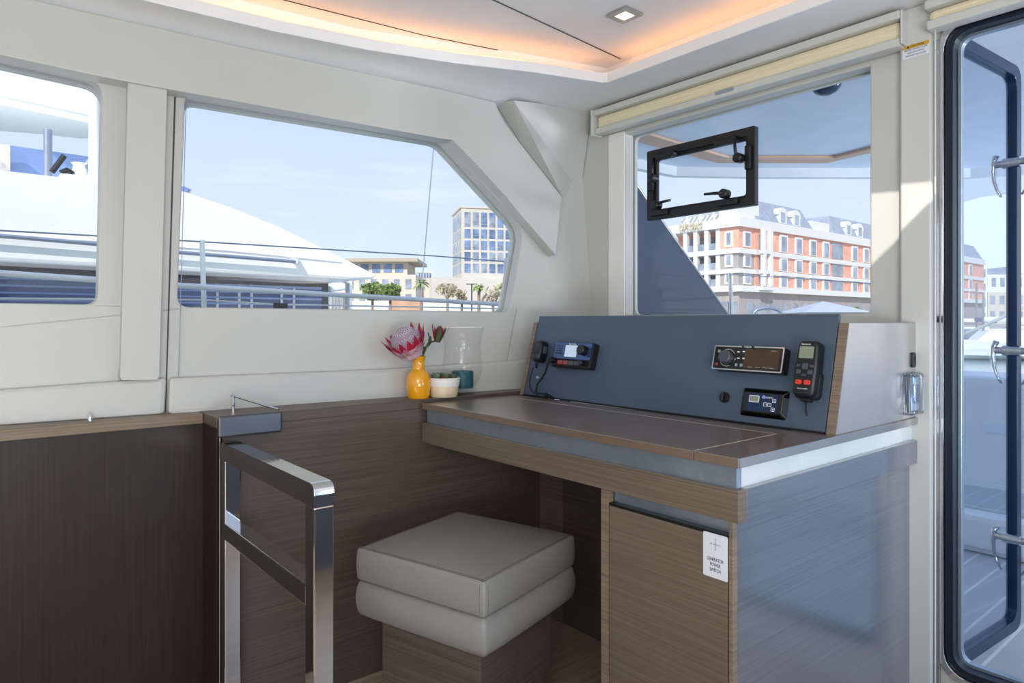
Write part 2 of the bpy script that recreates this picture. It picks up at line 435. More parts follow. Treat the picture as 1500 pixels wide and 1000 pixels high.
# ceiling: low perimeter with a raised tray, cove light and an added opening, out of view, for the sun patch
left_c = [(-2.2, 2.03), (-.5, 2.075), (.394, 2.077), (.75, 2.045), (1.042, 1.99), (1.32, 1.905), (1.574, 1.80), (1.75, 1.745), (1.845, 1.715), (1.857, 1.70)]
tray = [(-2.2, -1.9)] + left_c + [(1.857, -1.9)]
CM = TR((0, 0, 1.98))
ceil = st(mk('ceiling', plate(B(), [[(-2.6, -2.3), (2.25, -2.3), (2.25, 2.42), (-2.6, 2.42)], tray], CM, 0, .038), 'ceil', bevel=.004))
sun_d = Vector((.70, .42, -.58)).normalized()
patch = [(1276, 276), (1372, 268), (1372, 298), (1276, 392)]
hatch = []  # hole cut to the wanted sun patch, projected back along the sun
for px, py in patch:
    q = on_x(px, py, XF - .01); k = (2.09 - q.z) / sun_d.z; w = q + sun_d * k; hatch.append((w.x, w.y))
top = [(-2.6, -2.3), (2.25, -2.3), (2.25, 2.42), (-2.6, 2.42)]
mk('tray_panel', plate(B(), [top, hatch], TR((0, 0, 2.085)), 0, .02), 'ceil', ceil)  # hatch here is the opening added for the sun patch, no roof hatch
bm = B()   # outer side of the cove
cov = [(-2.2, 2.16), (.4, 2.17), (1.05, 2.09), (1.6, 1.90), (1.96, 1.80), (1.96, -1.9)]
for (ax, ay), (bx_, by_) in zip(cov, cov[1:]):
    v = [bm.verts.new(p) for p in ((ax, ay, 2.0), (bx_, by_, 2.0), (bx_, by_, 2.09), (ax, ay, 2.09))]; bm.faces.new(v)
mk('cove_side', bm, 'ceil', ceil)
bm = B(); tube(bm, [(x, y + .045, 2.028) for x, y in left_c[1:-1]] , .006, 6)
mk('light_strip', bm, 'led', ceil)
bm = B(); tube(bm, [(1.905, 1.68, 2.028), (1.905, -1.8, 2.028)], .006, 6)
mk('light_strip', bm, 'led', ceil)
bm = B()   # joints in the tray panel
box(bm, -.3, 1.93, -.0015, .0015, 2.0825, 2.0855)
bm.transform(Matrix.Translation((0, 1.70, 0)) @ Matrix.Translation((1.93, 0, 0)) @ Matrix.Rotation(.098, 4, 'Z') @ Matrix.Translation((-1.93, 0, 0)))
pts = [(-.2, 2.06), (.77, 2.045), (1.25, 1.99), (1.6, 1.91), (1.80, 1.865)]
for (ax, ay), (bx_, by_) in zip(pts, pts[1:]):
    prism(bm, [(ax, ay - .001, 2.0825), (bx_, by_ - .001, 2.0825), (bx_, by_ + .001, 2.0825), (ax, ay + .001, 2.0825)], (0, 0, .003))
mk('panel_joint', bm, 'joint', ceil)
bm = B()   # soffit rolled down to the side wall
rows = []
ins = [(-2.2, 2.03), (-1, 2.06), (-.3, 2.075), (.15, 2.078), (.394, 2.077), (.75, 2.045), (1.042, 1.99), (1.32, 1.905), (1.574, 1.80), (1.75, 1.745), (1.86, 1.71), (2.088, 1.70)]
for x, y in ins:
    wy = 2.135 - .075 * x + .09 * 1.1 + .01
    drop = .040 if x < 1.6 else .040 * max(0, (2.088 - x) / .488)
    row = []
    for t, dz in ((.004, .0015), (.18, .002), (.4, .006), (.62, .3), (.8, .68), (.93, .93), (1, 1)):
        row.append(bm.verts.new((x + (0 if t < .5 else 0), y + (wy - y) * t, 1.98 - drop * dz)))
    rows.append(row)
for a, b in zip(rows, rows[1:]):
    for i in range(len(a) - 1): bm.faces.new((a[i], b[i], b[i + 1], a[i + 1]))
bmesh.ops.recalc_face_normals(bm, faces=bm.faces)
mk('soffit', bm, 'ceil', ceil, smooth=True)
# corner fairing between side wall, ceiling and forward bulkhead
nW = WMAT.to_3x3() @ Vector((0, 0, 1))
def wo(px, py, off): return on_pl(px, py, WP + nW * off, nW)
G1 = wo(753, 147, .10); G2 = on_x(867, 160, XF - .004); G3 = on_x(850, 282, XF - .004); G4 = wo(824, 288, .004); G5 = wo(761, 207, .004); G6 = wo(725, 150, .01); G7 = wo(789, 243, .004)
G1.z = min(G1.z, 1.985)
bm = B(); v = [bm.verts.new(p) for p in (G1, G2, G3, G4, G7, G5, G6)]
bm.faces.new((v[0], v[1], v[2])); bm.faces.new((v[0], v[2], v[3])); bm.faces.new((v[0], v[3], v[4])); bm.faces.new((v[0], v[4], v[5])); bm.faces.new((v[0], v[5], v[6]))
Gw = bm.verts.new(Vector((2.10, 2.09, G3.z))); bm.faces.new((v[2], Gw, v[3]))
bmesh.ops.recalc_face_normals(bm, faces=bm.faces)
st(mk('trim_8', bm, 'white'))
# floor
st(mk('floor', box(B(), -2.6, 2.22, -2.3, 2.2, -.05, 0), 'floor'))

# low grey partition added behind the view for the chrome rail to reflect
st(mk('reflector_partition', box(B(), -.2, 2.0, -.36, -.3, 0, .45), 'reflector'))
# ceiling lamp
c = on_z(915, 20, 2.084)
t = T('ceiling_light', 'small square recessed downlight in the white raised ceiling', 'light', (c.x, c.y, 2.084))
bm = plate(B(), [rr(.084, .084, .004), rr(.046, .046, .002)], TR((0, 0, -.008)), 0, .008); mk('bezel', bm, 'steel', t, local=True, bevel=.002)
mk('lens', box(B(), -.024, .024, -.024, .024, -.004, -.001), 'lamp', t, local=True)

# ------------------------------------------------------------------ blinds
def blind(label, ya, yb, dz=0):
    t = T('roller_blind', label, 'blind', (XF, (ya + yb) / 2, 1.87))
    mk('head_rail', box(B(), 2.025, 2.088, ya, yb, 1.943, 1.966), 'white2', t, bevel=.004)
    mk('fabric', box(B(), 2.045, 2.085, ya + .004, yb - .004, 1.893 + dz, 1.943), 'cream', t, bevel=.012)
    b = mk('bottom_bar', box(B(), 2.035, 2.082, ya + .002, yb - .002, 1.869 + dz, 1.893 + dz), 'white2', t, bevel=.004)
    return t, b
t, b = blind('rolled cream blind with white rails above the front window', .766, 1.935)
mk('pull_tab', box(B(), 2.031, 2.035, 1.29, 1.36, 1.882, 1.893), 'alu', b)
mk('end_cap', box(B(), 2.03, 2.088, .760, .766, 1.872, 1.967), 'white2', t, bevel=.003)
mk('end_cap', box(B(), 2.02, 2.088, 1.935, 1.945, 1.862, 1.968), 'white2', t, bevel=.003)
t, b = blind('rolled cream blind with white rails above the glass door', -.15, .704, .021)

# warning sticker
s0 = on_x(1321, 68, XF - .0215); s1 = on_x(1360, 59, XF - .0215)
ym, wS = (s0.y + s1.y) / 2, abs(s0.y - s1.y)
hS = .036
t = T('caution_sticker', 'small yellow and white caution sticker on the white post beside the door', 'sticker', FM @ TR((-ym + .002, 1.874 - hS / 2, .0205)))
mk('paper', slab(B(), rr(wS, hS, .001), 0, .0008), 'sticker', t, local=True)
mk('yellow_band', slab(B(), rr(wS, hS * .27, .0005, cy=hS * .365), .0008, .0012), 'yel_st', t, local=True)
text('lettering', 'CAUTION', 'dtxt', t, .0095, TR((.004, hS * .365, .0014)), width=.034)
bm = B(); prism(bm, [(-.0235, hS * .365 - .0035, .0013), (-.0155, hS * .365 - .0035, .0013), (-.0195, hS * .365 + .0038, .0013)], (0, 0, .0003)); mk('warning_triangle', bm, 'dtxt', t, local=True)
for k, s in enumerate(('BEFORE SAILING CLOSE', 'AND LATCH FRONT', 'PORTLIGHT AND DOOR')):
    text('lettering', s, 'dtxt', t, .0068, TR((0, .0045 - k * .0082, .001)), width=(.058, .044, .052)[k])

# ------------------------------------------------------------------ opening hatch in the front window
hx = XF + .03
c = [fp(948, 222, hx), fp(1106, 184, hx), fp(1106, 299, hx), fp(948, 324, hx)]
hl, hr_ = (c[0][0] + c[3][0]) / 2, (c[1][0] + c[2][0]) / 2
ht, hb = (c[0][1] + c[1][1]) / 2, (c[2][1] + c[3][1]) / 2
HM = FM @ TR(((hl + hr_) / 2, (ht + hb) / 2, -.051)); hw, hh = hr_ - hl, ht - hb
t = T('opening_hatch', 'black framed opening hatch with four latches set in the front window', 'hatch', HM)
mk('outer_frame', plate(B(), [rr(hw, hh, .006), rr(hw - .058, hh - .058, .012)], Matrix(), 0, .022), 'black', t, local=True, bevel=.004)
mk('sash', plate(B(), [rr(hw - .056, hh - .056, .012), rr(hw - .08, hh - .08, .012)], Matrix(), -.004, .012), 'rubber', t, local=True, bevel=.002)
for x in (-.3, .26):
    h = mk('hinge', box(B(), x * hw - .045, x * hw + .03, hh / 2 - .045, hh / 2 - .022, .018, .034), 'black', t, local=True, bevel=.004)
    mk('hinge_pin', cyl(B(), .012, .018, .045, 12, TR((x * hw + .04, hh / 2 - .032, 0))), 'black', h, local=True, bevel=.002)
def latch(x, y, ang, arm):
    R = TR((x, y, 0)) @ Matrix.Rotation(ang, 4, 'Z')
    bm = box(B(), -.042, .042, -.010, .014, .02, .034); bm.transform(R)
    l = mk('latch', bm, 'black', t, local=True, bevel=.004)
    mk('latch_hub', cyl(B(), .017, .03, .062, 16, R @ TR((0, .028, 0)), .004), 'black', l, local=True)
    bm = B(); tube(bm, [(0, .03, .056), (arm * .035, .034, .058), (arm * .075, .036, .058)], .0065, 8, .0045); bm.transform(R)
    mk('latch_handle', bm, 'black', l, local=True, smooth=True)
latch(-.36 * hw, -hh / 2 + .022, 0, 1); latch(.28 * hw, -hh / 2 + .022, 0, -1)
latch(-hw / 2 + .02, .02, -PI / 2, -1); latch(hw / 2 - .02, .03, PI / 2, 1)

# ------------------------------------------------------------------ glass door
fw = .012
dr = T('door_1', 'glass door', 'door', (XF, .42, .12)); dr['kind'] = 'structure'
del dr['label']; del dr['category']
def ring(a0, a1, r): return [roundpoly([(dY0 - a0, dZ0 - a0), (dY1 + a0, dZ0 - a0), (dY1 + a0, dZ1 + a0), (dY0 - a0, dZ1 + a0)], r + a0, 7), roundpoly([(dY0 - a1, dZ0 - a1), (dY1 + a1, dZ0 - a1), (dY1 + a1, dZ1 + a1), (dY0 - a1, dZ1 + a1)], max(.01, r + a1), 7)]
mk('door_frame', plate(B(), ring(.001, -.016, .085), FM, -.02, .012), 'chrome', dr, bevel=.003)
mk('door_gasket', plate(B(), ring(-.0165, -.036, .085), FM, -.045, .002), 'gasket', dr, bevel=.006)
mk('door_sill_band', plate(B(), ring(-.0365, -.046, .08), FM, -.05, -.03), 'alu', dr, bevel=.002)
bm = box(B(), XF - .012, XF - .001, .683, .704, .0, 1.87)
st(mk('trim_9', bm, 'steel', bevel=.002))
# leaf swung outwards
h0, h1 = Vector((2.155, .684, 0)), Vector((2.636, .648, 0))
LA = (h1 - h0).normalized(); LMt = frame4((h0.x, h0.y, 1.015), LA, (0, 0, 1)); lw_ = (h1 - h0).length; lh = 1.79
outer = roundpoly([(0, -lh / 2), (lw_, -lh / 2), (lw_, lh / 2), (0, lh / 2)], .05, 6)
inner = roundpoly([(.036, -lh / 2 + .036), (lw_ - .036, -lh / 2 + .036), (lw_ - .036, lh / 2 - .036), (.036, lh / 2 - .036)], .04, 6)
leaf = mk('door_leaf', plate(B(), [outer, inner], LMt, -.015, .015), 'navy', dr, bevel=.008)
mk('door_pane', plate(B(), [inner], LMt, -.002, .002), 'pane_d', leaf)
for zz in (1.605, 1.005, .405):
    H = LMt @ TR((lw_ - .034, zz - 1.015, 0))
    # shaft runs through the pane, one curved lever on each side
    lever = mk('door_handle', cyl(B(), .011, -.046, .046, 16, H), 'chrome', leaf, smooth='auto')
    mk('handle_flange', cyl(B(), .017, -.024, .024, 16, H), 'chrome', lever, smooth='auto')
    for sg in (-1, 1):
        bm = B(); pts = [(0, .030, .042), (0, .012, .049), (0, -.02, .052), (0, -.05, .050), (0, -.08, .042), (-.004, -.106, .028)]
        tube(bm, [(x, y, z * sg) for x, y, z in pts], .009, 10, .003); bm.transform(H)
        mk('lever', bm, 'chrome', lever, smooth=True)
# pale cord beside the door frame
bm = B(); tube(bm, [(XF - .03, .688, 1.90), (XF - .03, .688, .9), (XF - .03, .688, 0.02)], .0022, 6)
tag(mk('blind_cord', bm, 'cord'), 'thin pale vertical cord running down beside the steel door frame', 'cord')

# ------------------------------------------------------------------ side lining, ledge
PY = 1.905
lining = T('wood_lining', 'low dark walnut lining with grain and ledge under the side windows', 'cabinet', (1.1, PY, 0))
mk('front_panel', box(B(), .545, 1.75, PY, PY + .03, 0, .812), 'wood_h', lining)
mk('end_panel', box(B(), .54, .556, PY + .0, 2.035, 0, .812), 'wood_v', lining)
bm = plate(B(), [[(.54, PY - .001), (1.72, PY - .001), (1.72, 1.998), (.54, 2.088)]], TR((0, 0, 0)), .812, .842)
mk('ledge', bm, 'wood_h', lining, bevel=.002)
mk('inlay_seam', box(B(), .548, .551, PY - .0015, PY, .0, .812), 'seam', lining)
cap = mk('end_cap', box(B(), .54, .712, PY - .022, PY - .006, .788, .846), 'cap', lining, bevel=.005)
lin2 = T('stair_lining', 'very dark vertical grained panel with narrow ledge left of the steel rail', 'cabinet', (-.4, 2.03, 0))
mk('side_panel', box(B(), -2.2, .55, 2.035, 2.055, -.0, .811), 'wood_v', lin2)
bm = plate(B(), [[(-2.2, 2.022), (.539, 2.022), (.539, 2.09), (-2.2, 2.29)]], TR((0, 0, 0)), .812, .84)
mk('ledge', bm, 'wood_e', lin2, bevel=.002)
# stainless fiddle on the ledge
t = T('fiddle_rail', 'thin bent steel rod standing on the ledge corner above the handrail', 'rail', (.617, 2.01, .842))
mk('post', tube(B(), [(.617, 2.01, .842), (.617, 2.01, .884)], .0045, 8), 'chrome', t, smooth='auto')
mk('rod', tube(B(), [(.614, 2.015, .886), (.66, 1.955, .868), (.706, PY - .008, .850)], .0035, 8), 'chrome', t, smooth='auto')
# cord anchor bead
c = Vector((.27, 2.05, .84))
t = T('cord_anchor', 'tiny chrome cord anchor on the narrow left ledge below the pilaster', 'fitting', c)
mk('bead', lathe(B(), [(0, 0), (.006, 0), (.006, .012), (.003, .018), (0, .019)], n=12), 'chrome', t, local=True, smooth='auto')
def wall_cord(label, p0, p1, off, r=.0012, m='cord'):
    a, b = wo(*p0, off), wo(*p1, off)
    return tag(mk('blind_cord', tube(B(), [a, b], r, 6), m), label, 'cord')
wall_cord('taut blind cord left of the pilaster running down to the ledge', (172, 540), (171, 608), .014)
wall_cord('taut blind cord crossing the left edge of the large side window', (273, 138), (260, 603), .016, .0011, 'cable')
wall_cord('short slanted blind cord below the right end of the side window', (757, 452), (735, 570), .016, .0011, 'cable')

# ------------------------------------------------------------------ steel handrail frame
rl = T('steel_handrail', 'polished square tube steel handrail frame in front of the walnut lining', 'handrail', (.563, 1.6, 0))
X0, X1 = .543, .585; YA, YB = 1.269, 1.885; zt_ = .779; tw = .046
RMx = Matrix(((0, 0, 1, X0), (1, 0, 0, 0), (0, 1, 0, 0), (0, 0, 0, 1)))
loopo = roundpoly([(YA, .0), (YB, .0), (YB, zt_), (YA, zt_)], [0, 0, .004, .022], 6)
# one welded frame: front post, rear post, two bars, all as parts
def bar(name, lp): mk(name, plate(B(), [lp], RMx, 0, X1 - X0), 'chrome', rl, bevel=.003)
bar('top_bar', roundpoly([(YA + .0, zt_ - tw), (YB, zt_ - tw), (YB, zt_), (YA, zt_)], [0, 0, .004, .022], 6))
bar('middle_bar', [(YA + tw - .005, .527), (YB - tw + .005, .527), (YB - tw + .005, .571), (YA + tw - .005, .571)])
bar('front_post', [(YA, 0), (YA + tw, 0), (YA + tw, zt_ - tw), (YA, zt_ - tw)])
bar('rear_post', [(YB - tw, 0), (YB, 0), (YB, zt_ - tw), (YB - tw, zt_ - tw)])

# ------------------------------------------------------------------ navigation desk
Zt = .832
XA, YR, YL = 1.178, .736, 1.893
dk = T('navigation_desk', 'brown oak navigation desk top with recessed metal band and deep apron', 'desk', (1.6, 1.3, 0))
sx = on_z(1015, 660, Zt).y
mk('desktop', box(B(), XA, 1.58, sx + .001, YL, Zt - .02, Zt), 'wood_t', dk, bevel=.0015)
mk('desktop', box(B(), XA, 2.088, YR, sx - .001, Zt - .02, Zt), 'wood_t', dk, bevel=.0015)
mk('edge_strip', box(B(), XA + .002, 2.088, YR - .0015, YR, Zt - .0195, Zt - .0005), 'steel', dk)
mk('recess_band', box(B(), XA + .012, XA + .03, YR + .012, YL - .012, Zt - .064, Zt - .02), 'alu', dk)
mk('recess_band', box(B(), XA + .03, 2.088, YR + .014, YR + .03, Zt - .064, Zt - .02), 'alu2', dk)
mk('apron', box(B(), XA, XA + .03, YR, YL, Zt - .128, Zt - .064), 'wood_f', dk, bevel=.0015)
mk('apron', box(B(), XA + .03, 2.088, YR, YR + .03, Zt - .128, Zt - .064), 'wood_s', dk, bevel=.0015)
mk('underside', box(B(), XA + .03, 2.06, YR + .03, YL, Zt - .128, Zt - .116), 'wood_h', dk)
bm = B(); box(bm, XA + .002, 1.50, sx - .0008, sx + .0008, Zt - .001, Zt + .0004)
box(bm, 1.505, 1.5065, sx, YL - .06, Zt - .001, Zt + .0004)
mk('inlay_seam', bm, 'seam', dk)
# base cabinet
cb = T('base_cabinet', 'oak cabinet with a single door and grey label under the desk', 'cabinet', (1.6, .93, 0))
cY0, cY1 = YR + .020, 1.111
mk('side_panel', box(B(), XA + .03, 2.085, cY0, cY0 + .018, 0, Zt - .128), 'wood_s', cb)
mk('side_panel', box(B(), XA + .03, 2.04, cY1 - .018, cY1, 0, Zt - .128), 'wood_f', cb)
yr1 = on_x(1068, 850, XA + .015).y; yl1 = on_x(893, 850, XA + .015).y
mk('post', box(B(), XA + .012, XA + .03, cY0 + .0, yr1 - .001, 0, Zt - .128), 'wood_e', cb, bevel=.001)
mk('post', box(B(), XA + .012, XA + .03, yl1 + .001, cY1, 0, Zt - .128), 'wood_e', cb, bevel=.001)
door = mk('door', box(B(), XA + .012, XA + .03, yr1 + .002, yl1 - .002, .03, .665), 'wood_f', cb, bevel=.0015)
mk('finger_recess', box(B(), XA + .032, XA + .04, yr1, yl1, .65, Zt - .128), 'alu', cb)
bm = B(); box(bm, XA + .012, XA + .032, yr1 + .001, yl1 - .001, .667, .672); mk('recess_lip', bm, 'black', cb)
q0, q1 = on_x(1030, 777, XA + .011), on_x(1066, 787, XA + .011); qb = on_x(1066, 853, XA + .011)
lw2, lh2 = abs(q0.y - q1.y), q1.z - qb.z
LB = Matrix(((0, 0, -1, XA + .0119), (-1, 0, 0, (q0.y + q1.y) / 2), (0, 1, 0, (q1.z + qb.z) / 2), (0, 0, 0, 1)))
lab = mk('label_plate', slab(B(), rr(lw2, lh2, .004), 0, .001, mat4=LB), 'sticker', door); lab['label'] = 'white sticker with cross and words generator power switch'
bm = B(); box(bm, -.0004, .0004, lh2 * .12, lh2 * .4, .001, .0013); box(bm, -lw2 * .22, lw2 * .22, lh2 * .26 - .0004, lh2 * .26 + .0004, .001, .0013); bm.transform(LB)
mk('cross_mark', bm, 'dtxt', lab, )
for k, s in enumerate(('GENERATOR', 'POWER', 'SWITCH')):
    text('lettering', s, 'dtxt', lab, .0098, LB @ TR((0, -lh2 * .09 - k * .0105, .0012)), local=False, width=(.038, .024, .025)[k])
# kneehole back
kb = T('kneehole_panel', 'brown panel at the back of the dark kneehole behind the stool', 'panel', (1.72, 1.5, 0))
mk('left_board', box(B(), 1.705, 1.725, 1.78, PY, 0, Zt - .128), 'wood_f', kb)
mk('right_board', box(B(), 1.71, 1.73, cY1, 1.778, 0, Zt - .128), 'wood_h', kb)

# ------------------------------------------------------------------ instrument console on the desk
P0, P1 = Vector((1.593, 0, Zt + .001)), Vector((1.668, 0, 1.118))
pa, pb = Vector((0, -1, 0)), (P1 - P0).normalized(); pn = pa.cross(pb)
cs = T('instrument_console', 'raised oak console with a sloping slate blue instrument panel', 'console', (1.8, 1.3, Zt))
PYR, PYL = .766, 1.866
mk('instrument_panel', prism(B(), [(P0.x, PYR, P0.z), (P0.x, PYL, P0.z), (P1.x, PYL, P1.z), (P1.x, PYR, P1.z)], -pn * .012), 'panel', cs, bevel=.002)
def endp(ya, yb, m):
    pts = [(P0.x - .002, ya, Zt), (2.086, ya, Zt), (2.086, ya, 1.095), (P0.x + .068, ya, 1.095)]
    return prism(B(), pts, (0, yb - ya, 0))
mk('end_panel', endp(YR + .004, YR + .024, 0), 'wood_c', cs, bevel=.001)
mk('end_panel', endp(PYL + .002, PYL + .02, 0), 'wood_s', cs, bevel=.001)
fe = prism(B(), [(P0.x - .004, YR + .004, Zt), (P0.x - .004, YR + .026, Zt), (P0.x + .066, YR + .026, 1.095), (P0.x + .066, YR + .004, 1.095)], (.004, 0, 0)); mk('edge_band', fe, 'wood_e', cs)
fe = prism(B(), [(P0.x - .004, PYL + .001, Zt), (P0.x - .004, PYL + .02, Zt), (P0.x + .066, PYL + .02, 1.095), (P0.x + .066, PYL + .001, 1.095)], (.004, 0, 0)); mk('edge_band', fe, 'wood_e', cs)
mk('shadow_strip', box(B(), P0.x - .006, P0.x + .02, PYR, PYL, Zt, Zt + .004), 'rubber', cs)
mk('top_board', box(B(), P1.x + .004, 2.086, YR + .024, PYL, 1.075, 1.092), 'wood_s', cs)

pPl = P0.copy()
def pp(px, py, off=0): return on_pl(px, py, pPl + pn * off, pn)
def pmat(center):
    m = Matrix((pa, pb, pn)).transposed().to_4x4(); m.translation = center; return m
def dev(TL, TRr, BR, BL, off):
    q = [pp(*c, off) for c in (TL, TRr, BR, BL)]
    cen = (q[0] + q[1] + q[2] + q[3]) / 4
    w = ((q[1] - q[0]).dot(pa) + (q[2] - q[3]).dot(pa)) / 2; h = ((q[0] - q[3]).dot(pb) + (q[1] - q[2]).dot(pb)) / 2
    return pmat(cen - pn * off), w, h
# VHF radio
mt, w, h = dev((816, 501), (873, 502), (864, 541), (806, 536), .022)
t = T('vhf_radio', 'black marine radio with blue grey face, pale screen and round knob', 'radio', mt)
mk('housing', slab(B(), rr(w, h, .008), 0, .026, .003, .004), 'black', t, local=True, smooth='auto')
mk('faceplate', slab(B(), rr(w * .93, h * .64, .004, cy=h * .15), .026, .0275), 'blueface', t, local=True)
mk('screen', slab(B(), rr(w * .30, h * .46, .002, cx=-.03 * w, cy=h * .14), .0275, .0285), 'lcd', t, local=True)
g = B()
for k in range(4): slab(g, rr(w * .17, h * .04, .0008, cx=-w * .33, cy=h * (.33 - k * .095)), .0275, .028)
mk('speaker_slots', g, 'black', t, local=True)
mk('knob', cyl(B(), h * .19, .027, .052, 28, TR((w * .31, h * .17, 0)), .002), 'black', t, local=True, smooth='auto')
mk('small_knob', cyl(B(), h * .105, .026, .046, 20, TR((w * .33, -h * .31, 0)), .002), 'black', t, local=True, smooth='auto')
for k in range(4): mk('button', slab(B(), rr(w * .125, h * .16, .002, cx=-w * .27 + k * w * .142, cy=-h * .32), .025, .028, .001, .001), 'dred' if k < 2 else 'btn', t, local=True)
mk('cable_plug', lathe(B(), [(0, .02), (h * .12, .02), (h * .12, .038), (h * .07, .05), (0, .052)], n=16, mat4=TR((-w * .44, -h * .26, 0))), 'black', t, local=True, smooth='auto')
text('lettering', 'Raymarine', 'ltxt', t, .009, TR((-.02 * w, h * .42, .028)), width=w * .19)
# loose cable from the radio
def pl3(px, py, off): return pp(px, py, off)
bm = B(); tube(bm, [pl3(809, 527, .048), pl3(803, 531, .05), pl3(799, 545, .03), pl3(794, 554, .02), pl3(787, 562, .016), pl3(785, 573, .014), pl3(788, 583, .01)], .0032, 8)
t = T('radio_cable', 'black cable hanging from the marine radio with a pale ring clip', 'cable', pp(794, 554))
mk('cable', bm, 'rubber', t, smooth=True)
mk('clip', lathe(B(), [(0, 0), (.006, 0), (.007, .006), (.005, .010), (0, .011)], n=14, mat4=pmat(pp(793.5, 554.5)) @ TR((0, 0, .014))), 'alu', t, smooth='auto')
# fist microphone
mt, w, h = dev((784, 497), (803, 499), (796, 532), (776, 529), .03)
t = T('fist_microphone', 'black radio microphone on the left end of the slate panel', 'microphone', mt)
w = .046; h = .076
lp = roundpoly([(-w * .42, -h / 2), (w * .42, -h / 2), (w * .5, h * .1), (w * .4, h / 2), (-w * .4, h / 2), (-w * .5, h * .1)], .012, 5)
bd = mk('body', slab(B(), lp, .010, .042, .005, .01), 'black', t, local=True, smooth='auto')
mk('mount_clip', cyl(B(), .013, 0, .012, 16), 'rubber', t, local=True, smooth='auto')
g = B()
for k in range(6): slab(g, rr(w * (.5 - abs(k - 2.5) * .03), .0022, .0008, cy=h * (.36 - k * .07)), .0415, .0428)
mk('grille', g, 'btn', t, local=True)
mk('talk_button', slab(B(), rr(.007, .026, .003, cx=w * .5, cy=.006), .018, .032, .001, .002), 'btn', t, local=True)
for k, x in enumerate((-.011, 0, .011)): mk('button', slab(B(), rr(.007, .012, .002, cx=x, cy=-h * .26), .041, .0435, .001, .001), 'btn', t, local=True)
bm = B(); tube(bm, [(0, -h * .45, .03), (0, -h * .62, .03), (-.002, -h * .8, .026)], .0065, 10, .0035); mk('strain_relief', bm, 'rubber', t, local=True, smooth=True)
cp = [mt.inverted() @ p for p in (pl3(781, 538, .028), pl3(776, 556, .02), pl3(776, 566, .014), pl3(781, 575, .01), pl3(792, 576, .012), pl3(798, 577, .014))]
N = 40; a, b = mt.inverted() @ pl3(798, 577, .014), mt.inverted() @ pl3(812, 585, .008)
dd = (b - a).normalized(); e1 = dd.cross(Vector((0, 0, 1))).normalized(); e2 = dd.cross(e1)
for k in range(N + 1):
    u = k / N; cp.append(a + (b - a) * u + (e1 * math.cos(u * 12 * PI) + e2 * math.sin(u * 12 * PI)) * .005)
cp += [mt.inverted() @ p for p in (pl3(822, 586.5, .006), pl3(835, 588, .004))]
mk('coiled_cord', tube(B(), cp, .0022, 6), 'rubber', t, local=True, smooth=True)
# stereo
mt, w, h = dev((1049, 505), (1154, 510), (1142, 547), (1042, 540), .03)
t = T('marine_stereo', 'wide black stereo with silver trim, large knob and brown display', 'radio', mt)
mk('housing', slab(B(), rr(w * 1.0, h * 1.0, .004), 0, .03, 0, 0), 'black', t, local=True, bevel=.002)
mk('trim_ring', plate(B(), [rr(w, h, .004), rr(w * .965, h * .9, .003)], Matrix(), .030, .033), 'chrome', t, local=True, bevel=.001)
mk('faceplate', slab(B(), rr(w * .962, h * .89, .003), .030, .0315), 'black_g', t, local=True)
mk('display', slab(B(), rr(w * .49, h * .80, .003, cx=w * .20, cy=0), .0315, .0325), 'brown_g', t, local=True)
mk('knob_ring', plate(B(), [[(math.cos(k * PI / 16) * h * .36 - w * .28, math.sin(k * PI / 16) * h * .36) for k in range(32)], [(math.cos(k * PI / 16) * h * .335 - w * .28, math.sin(k * PI / 16) * h * .335) for k in range(32)]], Matrix(), .0315, .034), 'chrome', t, local=True)
mk('knob', cyl(B(), h * .27, .031, .052, 32, TR((-w * .28, 0, 0)), .003), 'btn', t, local=True, smooth='auto')
for (x, y, m) in ((-.42, .26, 'alu'), (-.43, -.28, 'dred'), (-.13, .26, 'ltxt'), (-.055, .28, 'ltxt'), (-.12, -.0, 'ltxt'), (-.045, -.0, 'ltxt'), (-.14, -.27, 'alu'), (-.065, -.27, 'alu')):
    ww, hh_ = (.036, .12) if m in ('alu', 'dred') else (.034, .05)
    mk('button', slab(B(), rr(w * ww, h * hh_, .002, cx=w * x, cy=h * y), .0315, .033), m, t, local=True)
mk('badge', slab(B(), rr(w * .17, h * .085, .002, cx=w * .0, cy=h * .46), .032, .0342), 'black', t, local=True)
text('lettering', 'FUSION', 'ltxt', t, .0075, TR((0, h * .46, .0346)), width=w * .1)
for x, y in ((.36, .34), (.06, -.33), (.17, -.33), (.27, -.33), (.35, -.33)): mk('printed_mark', slab(B(), rr(w * .07, h * .018, .0003, cx=w * x, cy=h * y), .0325, .0329), 'alu', t, local=True)
# handheld remote
mt, w, h = dev((1170, 498), (1204, 500), (1193, 583), (1160, 580), .03)
t = T('handheld_remote', 'black handheld remote with small grey screen and two red buttons', 'remote control', mt)
lp = roundpoly([(-w * .46, -h / 2), (w * .46, -h / 2), (w * .5, 0), (w * .44, h / 2), (-w * .44, h / 2), (-w * .5, 0)], .014, 6)
mk('body', slab(B(), lp, .006, .038, .006, .01), 'black', t, local=True, smooth='auto')
mk('cradle', slab(B(), rr(w * 1.06, h * .5, .014, cy=-h * .26), 0, .018, .002, .003), 'rubber', t, local=True, smooth='auto')
mk('screen', slab(B(), rr(w * .62, h * .21, .002, cx=-.02 * w, cy=h * .28), .038, .039), 'lcd_g', t, local=True)
for x, y, ww, hh_ in ((-.3, .04, .16, .05), (.28, .04, .18, .05), (0, .03, .26, .11), (-.26, -.07, .2, .08), (.24, -.07, .22, .08), (0, -.125, .2, .04)):
    mk('button', slab(B(), rr(w * ww, h * hh_, .003, cx=w * x, cy=h * y), .037, .0405, .001, .001), 'btn', t, local=True)
